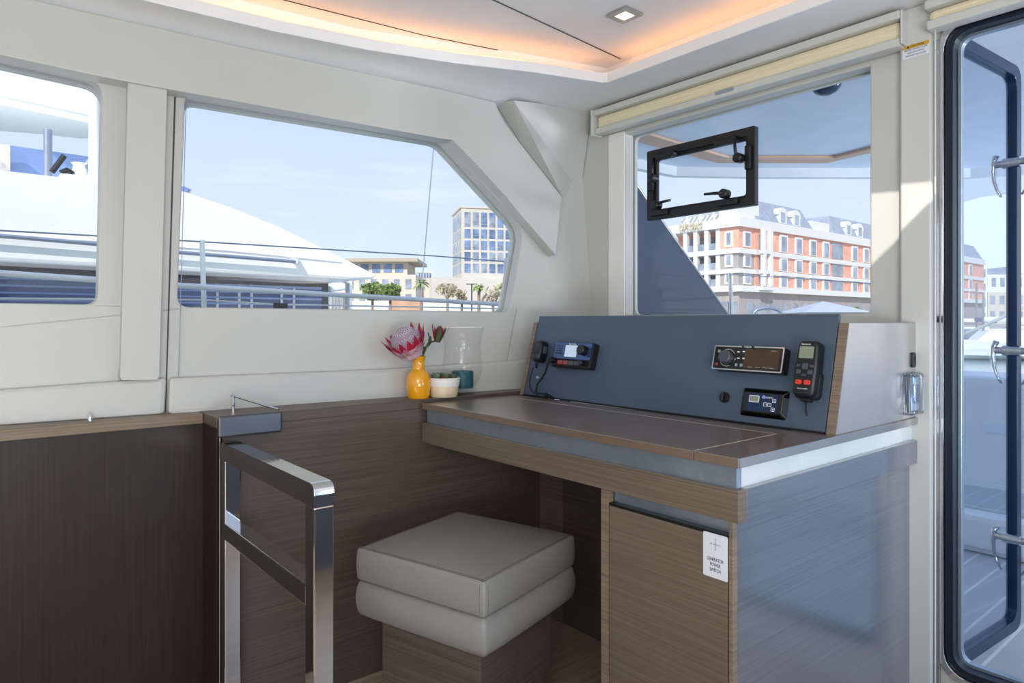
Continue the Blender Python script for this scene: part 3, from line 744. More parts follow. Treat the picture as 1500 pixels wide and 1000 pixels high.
for x in (-.2, .17):
    bq = mk('red_button', slab(B(), rr(w * .28, h * .085, .005, cx=w * x, cy=-h * .25), .037, .041, .001, .001), 'red', t, local=True); bq['label'] = 'round red button'
text('lettering', 'Raymarine', 'ltxt', t, .006, TR((-.08 * w, h * .425, .0385)), width=w * .4)
text('lettering', 'SmartController', 'ltxt', t, .005, TR((0, -h * .36, .0385)), width=w * .45)
mk('hook', slab(B(), rr(w * .42, .007, .002, cy=-h * .53), .004, .02, .001, .001), 'rubber', t, local=True)
bm = B(); tube(bm, [(0, -h * .53, .012), (-.001, -h * .62, .01), (.001, -h * .72, .008), (.005, -h * .79, .01)], .0028, 8, .002); mk('lanyard', bm, 'rubber', t, local=True, smooth=True)
# charger panel
mt, w, h = dev((1088, 566), (1156, 572), (1147, 614), (1078, 607), .012)
t = T('charger_display', 'low chamfered control display with small screen and arrow buttons', 'control panel', mt)
mk('bezel', slab(B(), rr(w, h, .008), 0, .011, w * .09, .0), 'black_g', t, local=True, bevel=.002)
mk('faceplate', slab(B(), rr(w * .66, h * .62, .002), .011, .0118), 'navy', t, local=True)
mk('screen_border', slab(B(), rr(w * .22, h * .24, .002, cx=-w * .18, cy=h * .11), .0118, .0124), 'ltxt', t, local=True)
mk('screen', slab(B(), rr(w * .19, h * .18, .001, cx=-w * .18, cy=h * .11), .0124, .013), 'lcd_g', t, local=True)
mk('emblem', cyl(B(), h * .06, .0118, .0126, 18, TR((w * .02, h * .2, 0))), 'violet', t, local=True)
text('lettering', 'DOMETIC', 'ltxt', t, .0065, TR((w * .14, h * .19, .0122)), width=w * .15)
for x, y, s in ((.07, -.05, '-'), (.16, -.05, '+'), (.25, .1, '^'), (.24, -.2, 'v')):
    k = mk('button', plate(B(), [rr(w * .075, h * .13, .0015, 3, w * x, h * y), rr(w * .06, h * .1, .001, 3, w * x, h * y)], Matrix(), .0118, .0126), 'ltxt', t, local=True)
    bm = B()
    if s in '-+': box(bm, w * x - .0015, w * x + .0015, h * y - .0004, h * y + .0004, .0118, .0124)
    else:
        d = 1 if s == '^' else -1
        prism(bm, [(w * x - .0018, h * y - .0012 * d, .0118), (w * x + .0018, h * y - .0012 * d, .0118), (w * x, h * y + .0018 * d, .0118)], (0, 0, .0006))
    mk('symbol', bm, 'ltxt', k, local=True)
for x in (-.25, -.15, -.06, .03): mk('indicator', cyl(B(), .0014, .0118, .0124, 10, TR((w * x, -h * .2, 0))), 'blueface', t, local=True)
# small round cap
q = pp(1062, 582)
t = T('rotary_switch', 'small round black switch knob low on the slate panel', 'switch', pmat(q))
mk('collar', cyl(B(), .0145, 0, .006, 24, None, .001), 'rubber', t, local=True, smooth='auto')
mk('grip', slab(B(), rr(.007, .024, .003), .005, .017, .001, .002), 'black', t, local=True, smooth='auto')
# fittings on the console's right side
SM = Matrix(((1, 0, 0, 0), (0, 0, -1, YR + .004), (0, 1, 0, 0), (0, 0, 0, 1)))
def sp(px, py): q = on_y(px, py, YR); return q
q = sp(1339, 527)
t = T('power_socket', 'small black oval socket on the oak console end above the wrapped plate', 'socket', SM @ TR((q.x - .0, q.z, 0)))
t.matrix_world = WM[t] = Matrix.Translation(q + Vector((0, .004, 0))) @ SM.to_3x3().to_4x4()
mk('plate', slab(B(), rr(.026, .042, .010), 0, .005, .001, .002), 'black', t, local=True, smooth='auto')
mk('slot', slab(B(), rr(.008, .018, .002), .005, .0056), 'rubber', t, local=True)
q = sp(1334, 576)
t = T('wrapped_switch', 'grey switch plate still wrapped in clear plastic on the oak console end', 'switch', Matrix.Translation(q + Vector((0, .004, 0))) @ SM.to_3x3().to_4x4())
mk('plate', slab(B(), rr(.062, .102, .004), 0, .014, .003, .004), 'black', t, local=True, smooth='auto')
mk('face', slab(B(), rr(.05, .09, .003), .014, .016), 'alu', t, local=True)
mk('rocker', slab(B(), rr(.03, .05, .003), .016, .021, .002, .002), 'blueface', t, local=True)
bm = slab(B(), rr(.072, .112, .006, 6), 0, .026, .008, .01)
bmesh.ops.subdivide_edges(bm, edges=bm.edges, cuts=3, use_grid_fill=True)
for v in bm.verts: v.co += Vector((random.uniform(-1, 1), random.uniform(-1, 1), random.uniform(-.5, 1))) * .0016
mk('plastic_wrap', bm, 'plastic', t, local=True)

# ------------------------------------------------------------------ stool
SC = Matrix.Translation((1.086, 1.505, 0)) @ Matrix.Rotation(math.radians(16), 4, 'Z')
t = T('stool', 'square grey leather stool with two stacked cushions on a walnut base', 'stool', SC)
mk('base', slab(B(), rr(.33, .33, .004), 0, .33), 'wood_h', t, local=True, bevel=.002)
def cushion(name, w, z0, z1, bulge, crown, r):
    bm = B(); bmesh.ops.create_cube(bm, size=1)
    bmesh.ops.subdivide_edges(bm, edges=bm.edges, cuts=9, use_grid_fill=True)
    for v in bm.verts:
        x, y, z = v.co
        fx, fy, fz = x * 2, y * 2, z * 2
        X, Y = x * w, y * w
        side = 1 - fz * fz
        X += math.copysign(1, x) * bulge * side * (abs(fx) > .99) * (1 - fy ** 4) + math.copysign(1, x) * bulge * .5 * side * (abs(fx) > .99)
        Y += math.copysign(1, y) * bulge * side * (abs(fy) > .99) * (1 - fx ** 4) + math.copysign(1, y) * bulge * .5 * side * (abs(fy) > .99)
        Z = z0 + (z + .5) * (z1 - z0)
        if fz > .99: Z += crown * (1 - fx * fx) * (1 - fy * fy)
        v.co = (X, Y, Z)
    o = mk(name, bm, 'leather', t, local=True, smooth=True, bevel=r)
    o.modifiers['b'].segments = 4; o.modifiers['b'].angle_limit = math.radians(50)
    return o
lo = cushion('lower_cushion', .418, .318, .412, .014, 0, .016)
up = cushion('seat_cushion', .424, .412, .497, .005, .010, .008)
def seam(par, w, z0, z1, g):
    h_ = w / 2 + .0006
    for s in (-1, 1):
        for ax in (0, 1):
            if not g: continue
            bm = B()   # twin stitched lines along the top edge
            for d in (.007, .013):
                pts = []
                for k in range(13):
                    u = -1 + k / 6; e = h_ * .985
                    p = (s * (h_ - d), u * e) if ax == 0 else (u * e, s * (h_ - d))
                    fx, fy = p[0] / (w / 2), p[1] / (w / 2)
                    pts.append((p[0], p[1], z1 + .010 * (1 - min(1, fx * fx)) * (1 - min(1, fy * fy)) + .0002))
                tube(bm, pts, .0007, 4)
            mk('stitching', bm, 'stitch', par, local=True)
    for sx_ in (-1, 1):
        for sy_ in (-1, 1):
            bm = B()
            for dx, dy in ((0, .012), (.012, 0)):
                pts = []
                for k in range(8):
                    f = -1 + 2 * k / 7; bl = (.014 if not g else .005) * .5 * (1 - f * f) + (.0008 if g else .002)
                    pts.append((sx_ * (w / 2 + (bl if dx == 0 else -dx)), sy_ * (w / 2 + (bl if dy == 0 else -dy)), z0 + (z1 - z0) * (k * .8 / 7 + .1)))
                tube(bm, pts, .0009, 4)
            mk('stitching', bm, 'stitch', par, local=True)
seam(up, .424, .412, .497, True); seam(lo, .418, .318, .412, False)

# ------------------------------------------------------------------ decorations on the ledge
LZ = .842
def ledge(px, Y):  # point of the ledge on a sight column
    r = ray(px, 0); k = Y / r.y; return Vector((r.x * k, Y, LZ))
v = ledge(613, 1.955)
sc = (v.x * UY + v.y * UX) / F        # metres per pixel there
t = T('yellow_vase', 'glossy yellow narrow necked vase holding a pink protea on the ledge', 'vase', v)
prof = [(0, 0), (15, 0), (16, 3), (18, 18), (17.8, 28), (14, 37), (9.5, 42), (8.6, 50), (9, 56), (11, 61), (10.2, 61), (8, 56), (7.6, 50), (8, 44), (0, 40)]
prof = [(r * sc, z * sc) for r, z in prof]
bm = lathe(B(), prof, n=40); mk('body', bm, 'yellow', t, local=True, smooth='auto')
vz = v + Vector((0, 0, 58 * sc))
# king protea
tilt = Vector((-.30 * UX - .45 * UY, .30 * UY - .45 * UX, .9)).normalized()
t = T('pink_protea', 'large open pink king protea leaning out of the yellow vase', 'flower', vz)
cR = Vector((UX, -UY, 0))
hb_ = vz + cR * (-8 * sc) + Vector((0, 0, 3 * sc)) - Vector((UY, UX, 0)) * .01
mk('stem', tube(B(), [v + Vector((0, 0, 42 * sc)), vz, hb_ + tilt * .012], .005, 8), 'stem', t, smooth=True)
Q = tilt.to_track_quat('Z', 'Y').to_matrix().to_4x4(); Q.translation = hb_
dome = [(0, 6), (12, 7), (20, 13), (24, 23), (23, 33), (18, 41), (9, 46), (0, 47.5)]
hd = mk('flower_head', lathe(B(), [(r * sc * .92, z * sc) for r, z in dome], n=36, mat4=Q), 'fuzz', t, smooth=True)
bm = B()
for k in range(220):
    th = k * 2.39996; ph = math.acos(1 - (k + .5) / 220 * .95)
    d = Vector((math.sin(ph) * math.cos(th), math.sin(ph) * math.sin(th), math.cos(ph)))
    p = Vector((d.x * 22, d.y * 22, 26 + d.z * 20.5)) * sc; tip = Vector((0, 0, 48)) * sc
    e = p * 1.0 + (p - Vector((0, 0, 22 * sc))).normalized() * .003 + (tip - p) * .16
    tube(bm, [Q @ p, Q @ e], .0013, 4, .0007)
mk('filaments', bm, 'pot', hd)
def petal(bm, th, r0, z0, L_, wd, out, curl=.15, tip=99):
    n = 6; rows = []
    for i in range(n + 1):
        u = i / n; wv = wd * math.sin(PI * min(1, .18 + u * .82)) ** .8 * (1 if u < 1 else 0)
        r = r0 + L_ * math.sin(out) * u * (1 - curl * u) ; z = z0 + L_ * math.cos(out) * u
        for_ = []
        for s in (-1, 0, 1):
            a = th + s * wv / max(r, .01)
            for_.append(bm.verts.new(Q @ Vector((math.cos(a) * (r + (.0012 if s else 0)), math.sin(a) * (r + (.0012 if s else 0)), z))))
        rows.append(for_)
    for a, b in zip(rows, rows[1:]):
        for i in range(2):
            fc = bm.faces.new((a[i], a[i + 1], b[i + 1], b[i]))
            if rows.index(a) >= tip: fc.material_index = 1
for ringi, (cnt, r0, z0, L_, wd, out, m) in enumerate(((14, 17, 4, 30, 5.6, .34, 'pet1'), (15, 15, 2, 41, 5.2, .46, 'pet1'), (14, 13, 1, 36, 5.6, .60, 'pet1'), (12, 10, 0, 27, 6.0, .80, 'pet1'))):
    for k in range(cnt):
        bm = B(); petal(bm, 2 * PI * (k + ringi * .37) / cnt, r0 * sc, z0 * sc, L_ * sc * random.uniform(.88, 1.1), wd * sc, out + random.uniform(-.06, .06), .15, (4, 3, 4, 5)[ringi])
        o = mk('bract', bm, m, t, smooth=True); o.data.materials.append(M['pet2' if ringi == 1 or (ringi == 2 and k % 3 == 0) else 'pet3'])
# bud behind
bt = v + cR * (27 * sc) + Vector((UY, UX, 0)) * .02 + Vector((0, 0, 84 * sc))
t = T('dark_bud', 'dark red closed flower bud on a leafy stem behind the protea', 'flower', vz)
mk('stem', tube(B(), [v + Vector((0, 0, 44 * sc)), vz + cR * (5 * sc), vz + cR * (14 * sc) + Vector((0, 0, 22 * sc)), bt], .0032, 8), 'stem', t, smooth=True)
dirb = Vector((.2 * UX, -.2 * UY, 1)).normalized(); Q = dirb.to_track_quat('Z', 'Y').to_matrix().to_4x4(); Q.translation = bt
mk('bud', lathe(B(), [(0, -2 * sc), (5 * sc, 2 * sc), (7 * sc, 10 * sc), (5 * sc, 18 * sc), (0, 22 * sc)], n=18, mat4=Q), 'bud', t, smooth=True)
for k in range(16):
    bm = B(); petal(bm, k * 2.4, 3.5 * sc, -3 * sc, (20 + (k % 3) * 4) * sc, 2.6 * sc, .25 + .12 * (k % 3), .3); mk('bract', bm, ('bud', 'stem', 'pet2')[k % 3], t, smooth=True)
for k in range(5):
    bm = B(); Q.translation = vz + cR * ((6 + 3 * k) * sc) + Vector((0, 0, (6 + k * 5) * sc)); petal(bm, k * 2.1, 1.5 * sc, 0, 14 * sc, 2.4 * sc, .5, .2); mk('leaf', bm, 'stem', t, smooth=True)
# succulent in a pot
v2 = ledge(650, 1.935); s2 = (v2.x * UY + v2.y * UX) / F
t = T('succulent_pot', 'small succulent in a white and cream ribbed pot on the ledge', 'potted plant', v2)
mk('pot', lathe(B(), [(0, 0), (19 * s2, 0), (20 * s2, 2 * s2), (22 * s2, 16 * s2)], n=40), 'potb', t, local=True, smooth='auto')
mk('rim', lathe(B(), [(22 * s2, 16 * s2), (22.6 * s2, 16 * s2), (24 * s2, 27 * s2), (23 * s2, 28 * s2), (22 * s2, 26 * s2), (21.5 * s2, 22 * s2)], n=40), 'pot', t, local=True, smooth='auto')
mk('soil', lathe(B(), [(21.8 * s2, 23 * s2), (12 * s2, 24.5 * s2), (0, 25 * s2)], n=24), 'soil', t, local=True, smooth=True)
for cx_, cy_, R_ in ((-9, -6, 12), (4, -8, 11), (13, 0, 9), (-3, 5, 10), (-14, 4, 8)):
    for k in range(14):
        bm = B(); Q = TR((cR * (cx_ * s2) + Vector((UY, UX, 0)) * (cy_ * s2)) + Vector((0, 0, 24 * s2)))
        petal(bm, k * 2.4, 1 * s2, 0, R_ * s2 * (1.0 + k * .035), 3.0 * s2, .2 + k * .07, .2)
        mk('leaf', bm, 'succ2' if (k > 10 and cx_ > 0) else 'succ', t, local=True, smooth=True)
# hurricane glass with candle
v3 = ledge(677.5, 1.968); s3 = (v3.x * UY + v3.y * UX) / F
t = T('hurricane_glass', 'tall clear flared hurricane glass around a teal candle on the ledge', 'glass vase', v3)
gp = [(0, 0), (17, 0), (19, 3), (17, 8), (22, 16), (28, 30), (29.5, 42), (27, 56), (26, 68), (28, 82), (32, 97), (31, 97), (27.2, 82), (25.2, 68), (26.2, 56), (28.7, 42), (27.2, 30), (21, 17), (14, 9), (0, 8)]
mk('bowl', lathe(B(), [(r * s3, z * s3) for r, z in gp], n=48), 'glassv', t, local=True, smooth=True)
mk('rim', tube(B(), [(math.cos(k * PI / 20) * 31.5 * s3, math.sin(k * PI / 20) * 31.5 * s3, 97 * s3) for k in range(41)], .0011, 6), 'pot', t, local=True, smooth=True)  # opaque white ring painting in the bright glint of the clear rim
t = T('teal_candle', 'dark teal pillar candle standing inside the hurricane glass', 'candle', v3 + Vector((0, 0, 8.5 * s3)))
mk('wax', lathe(B(), [(0, 0), (15.5 * s3, 0), (15.8 * s3, 2 * s3), (15.8 * s3, 23 * s3), (15 * s3, 24.5 * s3), (0, 24 * s3)], n=36), 'candle', t, local=True, smooth='auto')
mk('wick', tube(B(), [(0, 0, 24 * s3), (0, .001, 28 * s3)], .0008, 6), 'dtxt', t, local=True)

# ------------------------------------------------------------------ own boat outside
# forward overhang of the hard top with a turned-down edge
zo = 2.02
def oz(px, py, z): q = on_z(px, py, z); return (q.x, q.y)
edge = [oz(800, 205, zo), oz(926, 232, zo), oz(985, 246, zo), oz(1105, 249, zo), oz(1290, 249, zo), oz(1420, 249, zo), oz(1560, 236, zo)]
back = [(2.26, -2.6), (2.26, 2.75)]
t = T('hardtop_overhang', 'pale blue grey hardtop overhang with painted cove reflection outside the front window', 'roof', (3, 1, zo))
t['kind'] = 'structure'; del t['label']; del t['category']
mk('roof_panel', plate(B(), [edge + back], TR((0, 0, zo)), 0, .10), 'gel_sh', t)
def strip(name, pts, z, wid, hgt, m, toward=True):
    bm = B(); P = [Vector((p[0], p[1], z)) for p in pts]
    C0 = Vector((2.4, .4, z)); rows = []
    for p in P:
        d = (C0 - p).normalized()
        rows.append((p, p + d * wid, p + d * wid + Vector((0, 0, hgt)), p + Vector((0, 0, hgt))))
    vs = [[bm.verts.new(q) for q in r] for r in rows]
    for a, b in zip(vs, vs[1:]):
        for i in range(4): bm.faces.new((a[i], b[i], b[(i + 1) % 4], a[(i + 1) % 4]))
    bm.faces.new(vs[0][::-1]); bm.faces.new(vs[-1])
    bmesh.ops.recalc_face_normals(bm, faces=bm.faces)
    return mk(name, bm, m, t)
ze = 1.965
e2 = [oz(800, 222, ze), oz(926, 249, ze), oz(985, 260, ze), oz(1105, 262, ze), oz(1290, 262, ze), oz(1420, 262, ze), oz(1560, 252, ze)]
strip('edge_moulding', e2, ze, .05, .09, 'gel_out')
z3 = 2.004
s3_ = [oz(860, 184, z3), oz(926, 206, z3), oz(1052, 239, z3), oz(1211, 239, z3), oz(1275, 224, z3), oz(1340, 205, z3)]
strip('cove_reflection', s3_, z3, .12, .014, 'warm_st')  # warm strip standing in for the cove light reflected in the glass
q = on_z(1210, 116, zo)
t = T('dome_speaker', 'dark round dome fixed under the overhang outside the front window', 'speaker', q)
mk('base', lathe(B(), [(0, 0), (.062, 0), (.066, -.012), (.058, -.016), (0, -.016)], n=28), 'gel_out', t, local=True, smooth='auto')
mk('dome', lathe(B(), [(.056, -.014), (.052, -.034), (.036, -.052), (.016, -.06), (0, -.061)], n=28), 'rglass', t, local=True, smooth=True)
# raked dark glass on the port side ahead of the bulkhead
YG = 1.955
gp_ = [on_y(905, 232, YG), on_y(1066, 460, YG), on_y(1110, 530, YG), on_y(905, 560, YG)]
t = T('raked_side_glass', 'dark blue glossy raked side glass beyond the left of the front window', 'glass panel', gp_[0])
mk('pane', prism(B(), gp_, (0, .012, 0)), 'rglass', t)
d = (gp_[1] - gp_[0]).normalized()
mk('edge_trim', tube(B(), [gp_[0], gp_[1], gp_[2]], .006, 8), 'steel', t, smooth='auto')
# foredeck cockpit seen through the door
dkz = .06
o = st(mk('floor_foredeck', box(B(), 2.26, 4.3, -3.2, 2.6, -.02, dkz), 'deck'))
t = T('cockpit_bench', 'moulded pale blue grey bench and step outside the glass door', 'bench', (4.0, .8, dkz))
mk('step', box(B(), 3.52, 4.28, -2.6, 2.4, dkz, .235), 'gel_out', t, bevel=.03)
mk('step_pad', box(B(), 3.62, 4.10, -.4, 1.9, .236, .242), stripes('step_pad', (178, 184, 194), (206, 210, 216), 1, 12, .08), t)
mk('backrest', box(B(), 4.26, 4.75, -2.8, 2.6, dkz, .80), 'gel_out', t, bevel=.035)
mk('locker_lid', prism(B(), [(3.3, 1.22, dkz), (3.52, 1.22, dkz), (3.52, 1.22, .2), (3.42, 1.22, .2)], (0, .5, 0)), 'gel_out', t, bevel=.01)
mk('hand_slot', slab(B(), roundpoly([(-.2, -.025), (.2, -.025), (.2, .025), (-.2, .025)], .024, 5), 0, .012, .004, .006, mat4=Matrix(((0, 0, -1, 4.262), (-1, 0, 0, 1.0), (0, 1, 0, .53), (0, 0, 0, 1)))), 'gel_sh', t)
# guard rail on our own side deck
def rail_pts(lst, Y): return [on_y(x, y, Y) for x, y in lst]
Yr = 2.9
t = T('guard_rail', 'silver guard rail with a steel post and wire outside the side windows', 'railing', on_y(297, 470, Yr))
mk('post', tube(B(), rail_pts([(299.5, 470), (296, 352)], Yr), .010, 10), 'rail', t, smooth='auto')
mk('post', tube(B(), rail_pts([(742, 470), (740, 378)], Yr), .010, 10), 'rail', t, smooth='auto')
mk('top_wire', tube(B(), rail_pts([(-80, 333), (297, 354), (640, 375), (740, 383)], Yr), .0032, 6), 'cable', t, smooth='auto')
mk('tube_rail', tube(B(), rail_pts([(-80, 393), (0, 400), (262, 418), (480, 431), (742, 446)], Yr - .02), .0115, 10), 'rail', t, smooth='auto')
mk('lower_wire', tube(B(), rail_pts([(-80, 434), (0, 437), (297, 439), (410, 446), (480, 447), (742, 452)], Yr), .004, 6), 'rail', t, smooth='auto')
bm = B(); b0 = on_y(410, 448, Yr - .04); box(bm, b0.x - .025, b0.x + .03, b0.y - .01, b0.y + .01, b0.z - .02, b0.z + .012); mk('clip', bm, 'black', t)
t = T('pulpit_rail', 'slim steel post and thin wire rising outside the front window', 'railing', on_x(1070, 470, 5))
mk('post', tube(B(), [on_x(1073, 480, 5), on_x(1069, 400, 5)], .016, 10), 'chrome', t, smooth='auto')
mk('wire', tube(B(), [on_x(1069, 402, 5), on_x(1180, 408, 5), on_x(1290, 416, 5)], .004, 6), 'cable', t, smooth='auto')
bm = B(); tube(bm, [on_y(637, 195, 3.6), on_y(628, 300, 3.6), on_y(616, 440, 3.6)], .0035, 6)
tag(mk('halyard', bm, 'cable'), 'thin rope line hanging in the sky in the large side window', 'rope')

# ------------------------------------------------------------------ neighbouring motor yacht
YY = 6.0
t = T('motor_yacht', 'big white motor yacht with dark glass moored beyond the side windows', 'boat', (0, 8, -1.2))
def yy(px, py, Y=YY): return on_y(px, py, Y)
def zx(p): return (p.x, p.z)
zr, zb = 2.165, 1.565
a = yy(272, 281); n_ = yy(552, 404)
pr = [(-4.0, zb), (-4.0, zr + .02), (a.x, zr), (yy(340, 306).x, yy(340, 306).z + .015), (yy(410, 335).x, yy(410, 335).z + .02), (yy(480, 367).x, yy(480, 367).z + .01), (n_.x, n_.z + .01), (n_.x - .03, n_.z - .03), (yy(500, 409).x, yy(500, 409).z)]
YM = Matrix(((1, 0, 0, 0), (0, 0, 1, YY), (0, 1, 0, 0), (0, 0, 0, 1)))
mk('coachroof', plate(B(), [pr], YM, 0, 3.6), 'yacht', t, bevel=.03)
mk('fascia_crease', prism(B(), [yy(-60, 339, YY), yy(150, 351, YY), yy(330, 364, YY), yy(500, 384, YY), yy(330, 367, YY), yy(150, 354, YY), yy(-60, 342, YY)], (0, -.012, 0)), 'yacht', t)
mk('grab_rail', tube(B(), [yy(-60, 340, YY - .06), yy(150, 358, YY - .06), yy(262, 369.5, YY - .06), yy(432, 383, YY - .06)], .016, 8), 'cable', t, smooth='auto')
mk('grab_rail_end', tube(B(), [yy(432, 383, YY - .06), yy(436, 383, YY + .02)], .026, 10), 'yacht2', t, smooth='auto')
YG2 = YY + .5
def gl(px0, px1, y0, y1, m, nm='side_glass', Y=YG2):
    a, b = on_y(px0, 470, Y).x, on_y(px1, 470, Y).x; z0, z1 = on_y((px0 + px1) / 2, y1, Y).z, on_y((px0 + px1) / 2, y0, Y).z
    return mk(nm, box(B(), a, b, Y, Y + .05, z0, z1), m, t)
mk('side_glass', box(B(), -4, yy(472, 1, YG2).x, YG2, YG2 + .05, .6, zb + .02), 'dglass', t)
mk('dark_lining', box(B(), -4, yy(472, 1, YG2).x, YG2 - .02, YG2 - .01, 1.44, zb + .02), 'bglass', t)
gl(472, 481, 388, 470, 'bglass', 'end_post', YG2 - .01)
for k, px in enumerate((318, 350, 368, 412, 430)):
    mk('mullion', box(B(), yy(px, 1, YG2).x - .012, yy(px, 1, YG2).x + .012, YG2 - .012, YG2, .6, zb), 'yacht2', t)
for k in range(9):   # pale stripes standing in for water reflections on the glazing
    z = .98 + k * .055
    mk('slat', box(B(), -4, yy(470, 1, YG2).x, YG2 - .03, YG2 - .004, z, z + .016), 'bluepan', t)  # pale stripe standing in for a water reflection, not a slat
mk('stern_frame', prism(B(), [yy(482, 400, YY + .7), yy(516, 412, YY + .7), yy(516, 470, YY + .7), yy(512, 470, YY + .7), yy(512, 415, YY + .7), yy(485, 404, YY + .7)], (0, .1, 0)), 'yacht2', t)
for px in (481, 488, 493, 498, 504, 514): mk('stern_post', tube(B(), [yy(px, 432, YY + .8), yy(px, 475, YY + .8)], .018, 8), 'yacht', t, smooth='auto')
mk('stern_shell', prism(B(), [yy(484, 415, YY + 1.2), yy(516, 412, YY + 1.2), yy(510, 424, YY + 1.2), yy(484, 428, YY + 1.2)], (0, .4, 0)), 'yacht2', t, bevel=.02)
mk('hull', plate(B(), [[(-4.5, -1.3), (3.0, -1.3), (3.6, .7), (-4.5, .7)]], YM, -.15, 4), 'yacht', t, bevel=.05)
# flybridge: hard top, poles, tinted screen
hp0, hp1 = on_z(-90, 60, 3.5), on_z(-60, 182, 3.5)
mk('flybridge_roof', prism(B(), [on_z(-120, 30, 3.5), on_z(160, 82, 3.5), on_z(215, 150, 3.5), on_z(170, 200, 3.5), on_z(120, 204, 3.5), on_z(70, 198, 3.5), on_z(-120, 183, 3.5)], (0, 0, .14)), 'yacht', t, bevel=.03)
mk('roof_beam', tube(B(), [on_z(-100, 128, 3.47), on_z(20, 150, 3.47), on_z(150, 178, 3.47)], .05, 8), 'yacht2', t, smooth='auto')
mk('roof_post', tube(B(), [on_y(70, 260, 7.6), on_y(70, 190, 7.6)], .035, 12), 'cable', t, smooth='auto')
mk('roof_post', tube(B(), [on_y(138, 268, 6.5), on_y(139, 100, 6.5)], .042, 12), 'yacht', t, smooth='auto')
mk('tinted_screen', prism(B(), [on_y(-60, 207, 7.9), on_y(16, 213, 7.9), on_y(150, 232, 7.9), on_y(150, 285, 7.9), on_y(-60, 275, 7.9)], (0, .03, 0)), 'bluepan', t)
mk('seat_back', prism(B(), [on_y(-40, 208, 7.7), on_y(15, 212, 7.7), on_y(15, 265, 7.7), on_y(-40, 265, 7.7)], (0, .12, 0)), 'rock', t)
t2 = T('deck_winch', 'white and dark winch fitting on the yacht roof in the left window', 'winch', on_y(115, 262, 7.0))
mk('handle', tube(B(), [on_y(76, 252, 7.0), on_y(85, 240, 7.0), on_y(94, 228, 7.0)], .024, 10), 'rubber', t2, smooth='auto')
mk('drum', lathe(B(), [(0, -.05), (.09, -.05), (.06, .03), (.05, .08), (.07, .1), (0, .1)], n=20, mat4=TR(on_y(117, 256, 7.0))), 'yacht', t2, smooth='auto')
mk('base', box(B(), *(lambda p: (p.x - .16, p.x + .22, p.y - .08, p.y + .1, p.z - .12, p.z))(on_y(118, 258, 7.0))), 'yacht2', t2, bevel=.02)
mk('arm', tube(B(), [on_y(118, 256, 6.98), on_y(131, 235, 6.98)], .02, 8), 'steel', t2, smooth='auto')
mk('fairlead', tube(B(), [on_y(90, 254, 6.95), on_y(98, 250, 6.95), on_y(106, 255, 6.95)], .03, 8), 'rubber', t2, smooth='auto')
t3 = T('search_light', 'small grey search light on the yacht roof at the window edge', 'light', on_y(268, 290, 6.3))
mk('housing', prism(B(), [on_y(254, 270, 6.3), on_y(272, 273, 6.3), on_y(279, 276, 6.3), on_y(272, 291, 6.3), on_y(254, 284, 6.3)], (0, .12, 0)), 'bluepan', t3, bevel=.015)
mk('bracket', tube(B(), [on_y(268, 300, 6.35), on_y(266, 280, 6.35)], .02, 8), 'steel', t3, smooth='auto')
mk('lens', prism(B(), [on_y(279, 276, 6.29), on_y(281, 278, 6.29), on_y(274, 292, 6.29), on_y(271, 290, 6.29)], (0, .13, 0)), 'steel', t3)

# ------------------------------------------------------------------ ground, water, town
o = mk('water', box(B(), -60, 400, -200, 400, -1.4, -1.2), 'water'); o['kind'] = 'structure'
st(mk('quay_ground', prism(B(), [(-200, 52, -1.1), (58, 40, -1.1), (58, -60, -1.1), (60, -400, -1.1), (600, -400, -1.1), (600, 600, -1.1), (-200, 600, -1.1)], (0, 0, 1.4)), 'quay'))
rng = random.Random(3)
# tower
c0 = at(676, 400, 200); c0.z = .3
th = math.radians(14); cr, cf = Vector((UX, -UY, 0)), Vector((UY, UX, 0))
A1 = cr * math.cos(th) + cf * math.sin(th); A2 = -cr * math.sin(th) + cf * math.cos(th)
t = T('hotel_tower', 'tall ivory stone tower with a grid of blue windows, right of the side window', 'building', c0)
TW, TD, TZ0, TZ1 = 26, 17, 14.5, 34.6
def tb(a0, a1, b0, b1, z0, z1, nm, m):
    q = [c0 + A1 * a + A2 * b for a, b in ((a0, b0), (a1, b0), (a1, b1), (a0, b1))]
    return mk(nm, prism(B(), [(p.x, p.y, z0) for p in q], (0, 0, z1 - z0)), m, t)
tb(0, TW, 0, TD, .3, TZ1, 'wall', 'stone2'); tb(-.3, TW + .3, -.3, TD + .3, TZ1, TZ1 + .5, 'parapet', 'stone2')
tb(-9, 30, -1.0, 20, .3, 13.8, 'podium', 'stone2'); tb(-12.5, -8, 4, 18, .3, 15.9, 'annex', 'stone2')
for r in range(6):
    z = 15.4 + r * 3.42 if r < 5 else 31.9
    hgt = 2.75 if r < 5 else 1.5
    for k in range(10):
        x = .9 + k * 2.5
        w_ = tb(x, x + 1.85, -.06, .1, z, z + hgt, 'window', rng.choice(('bwin', 'bwin', 'dwin')))
        if k < 7 and r < 5: tb(x + .05, x + 1.8, -.12, 0, z + .75, z + .95, 'window_rail', 'dwin').parent = w_
    for k in range(4):
        b_ = 1.2 + k * 3.9
        tb(-.06, .1, b_, b_ + 2.4, z, z + hgt, 'window', rng.choice(('bwin', 'dwin')))
for k in range(5): tb(-12.2 + k * .8, -11.7 + k * .8, 3.9, 4.05, 13.9, 15.4, 'annex_window', 'bwin')
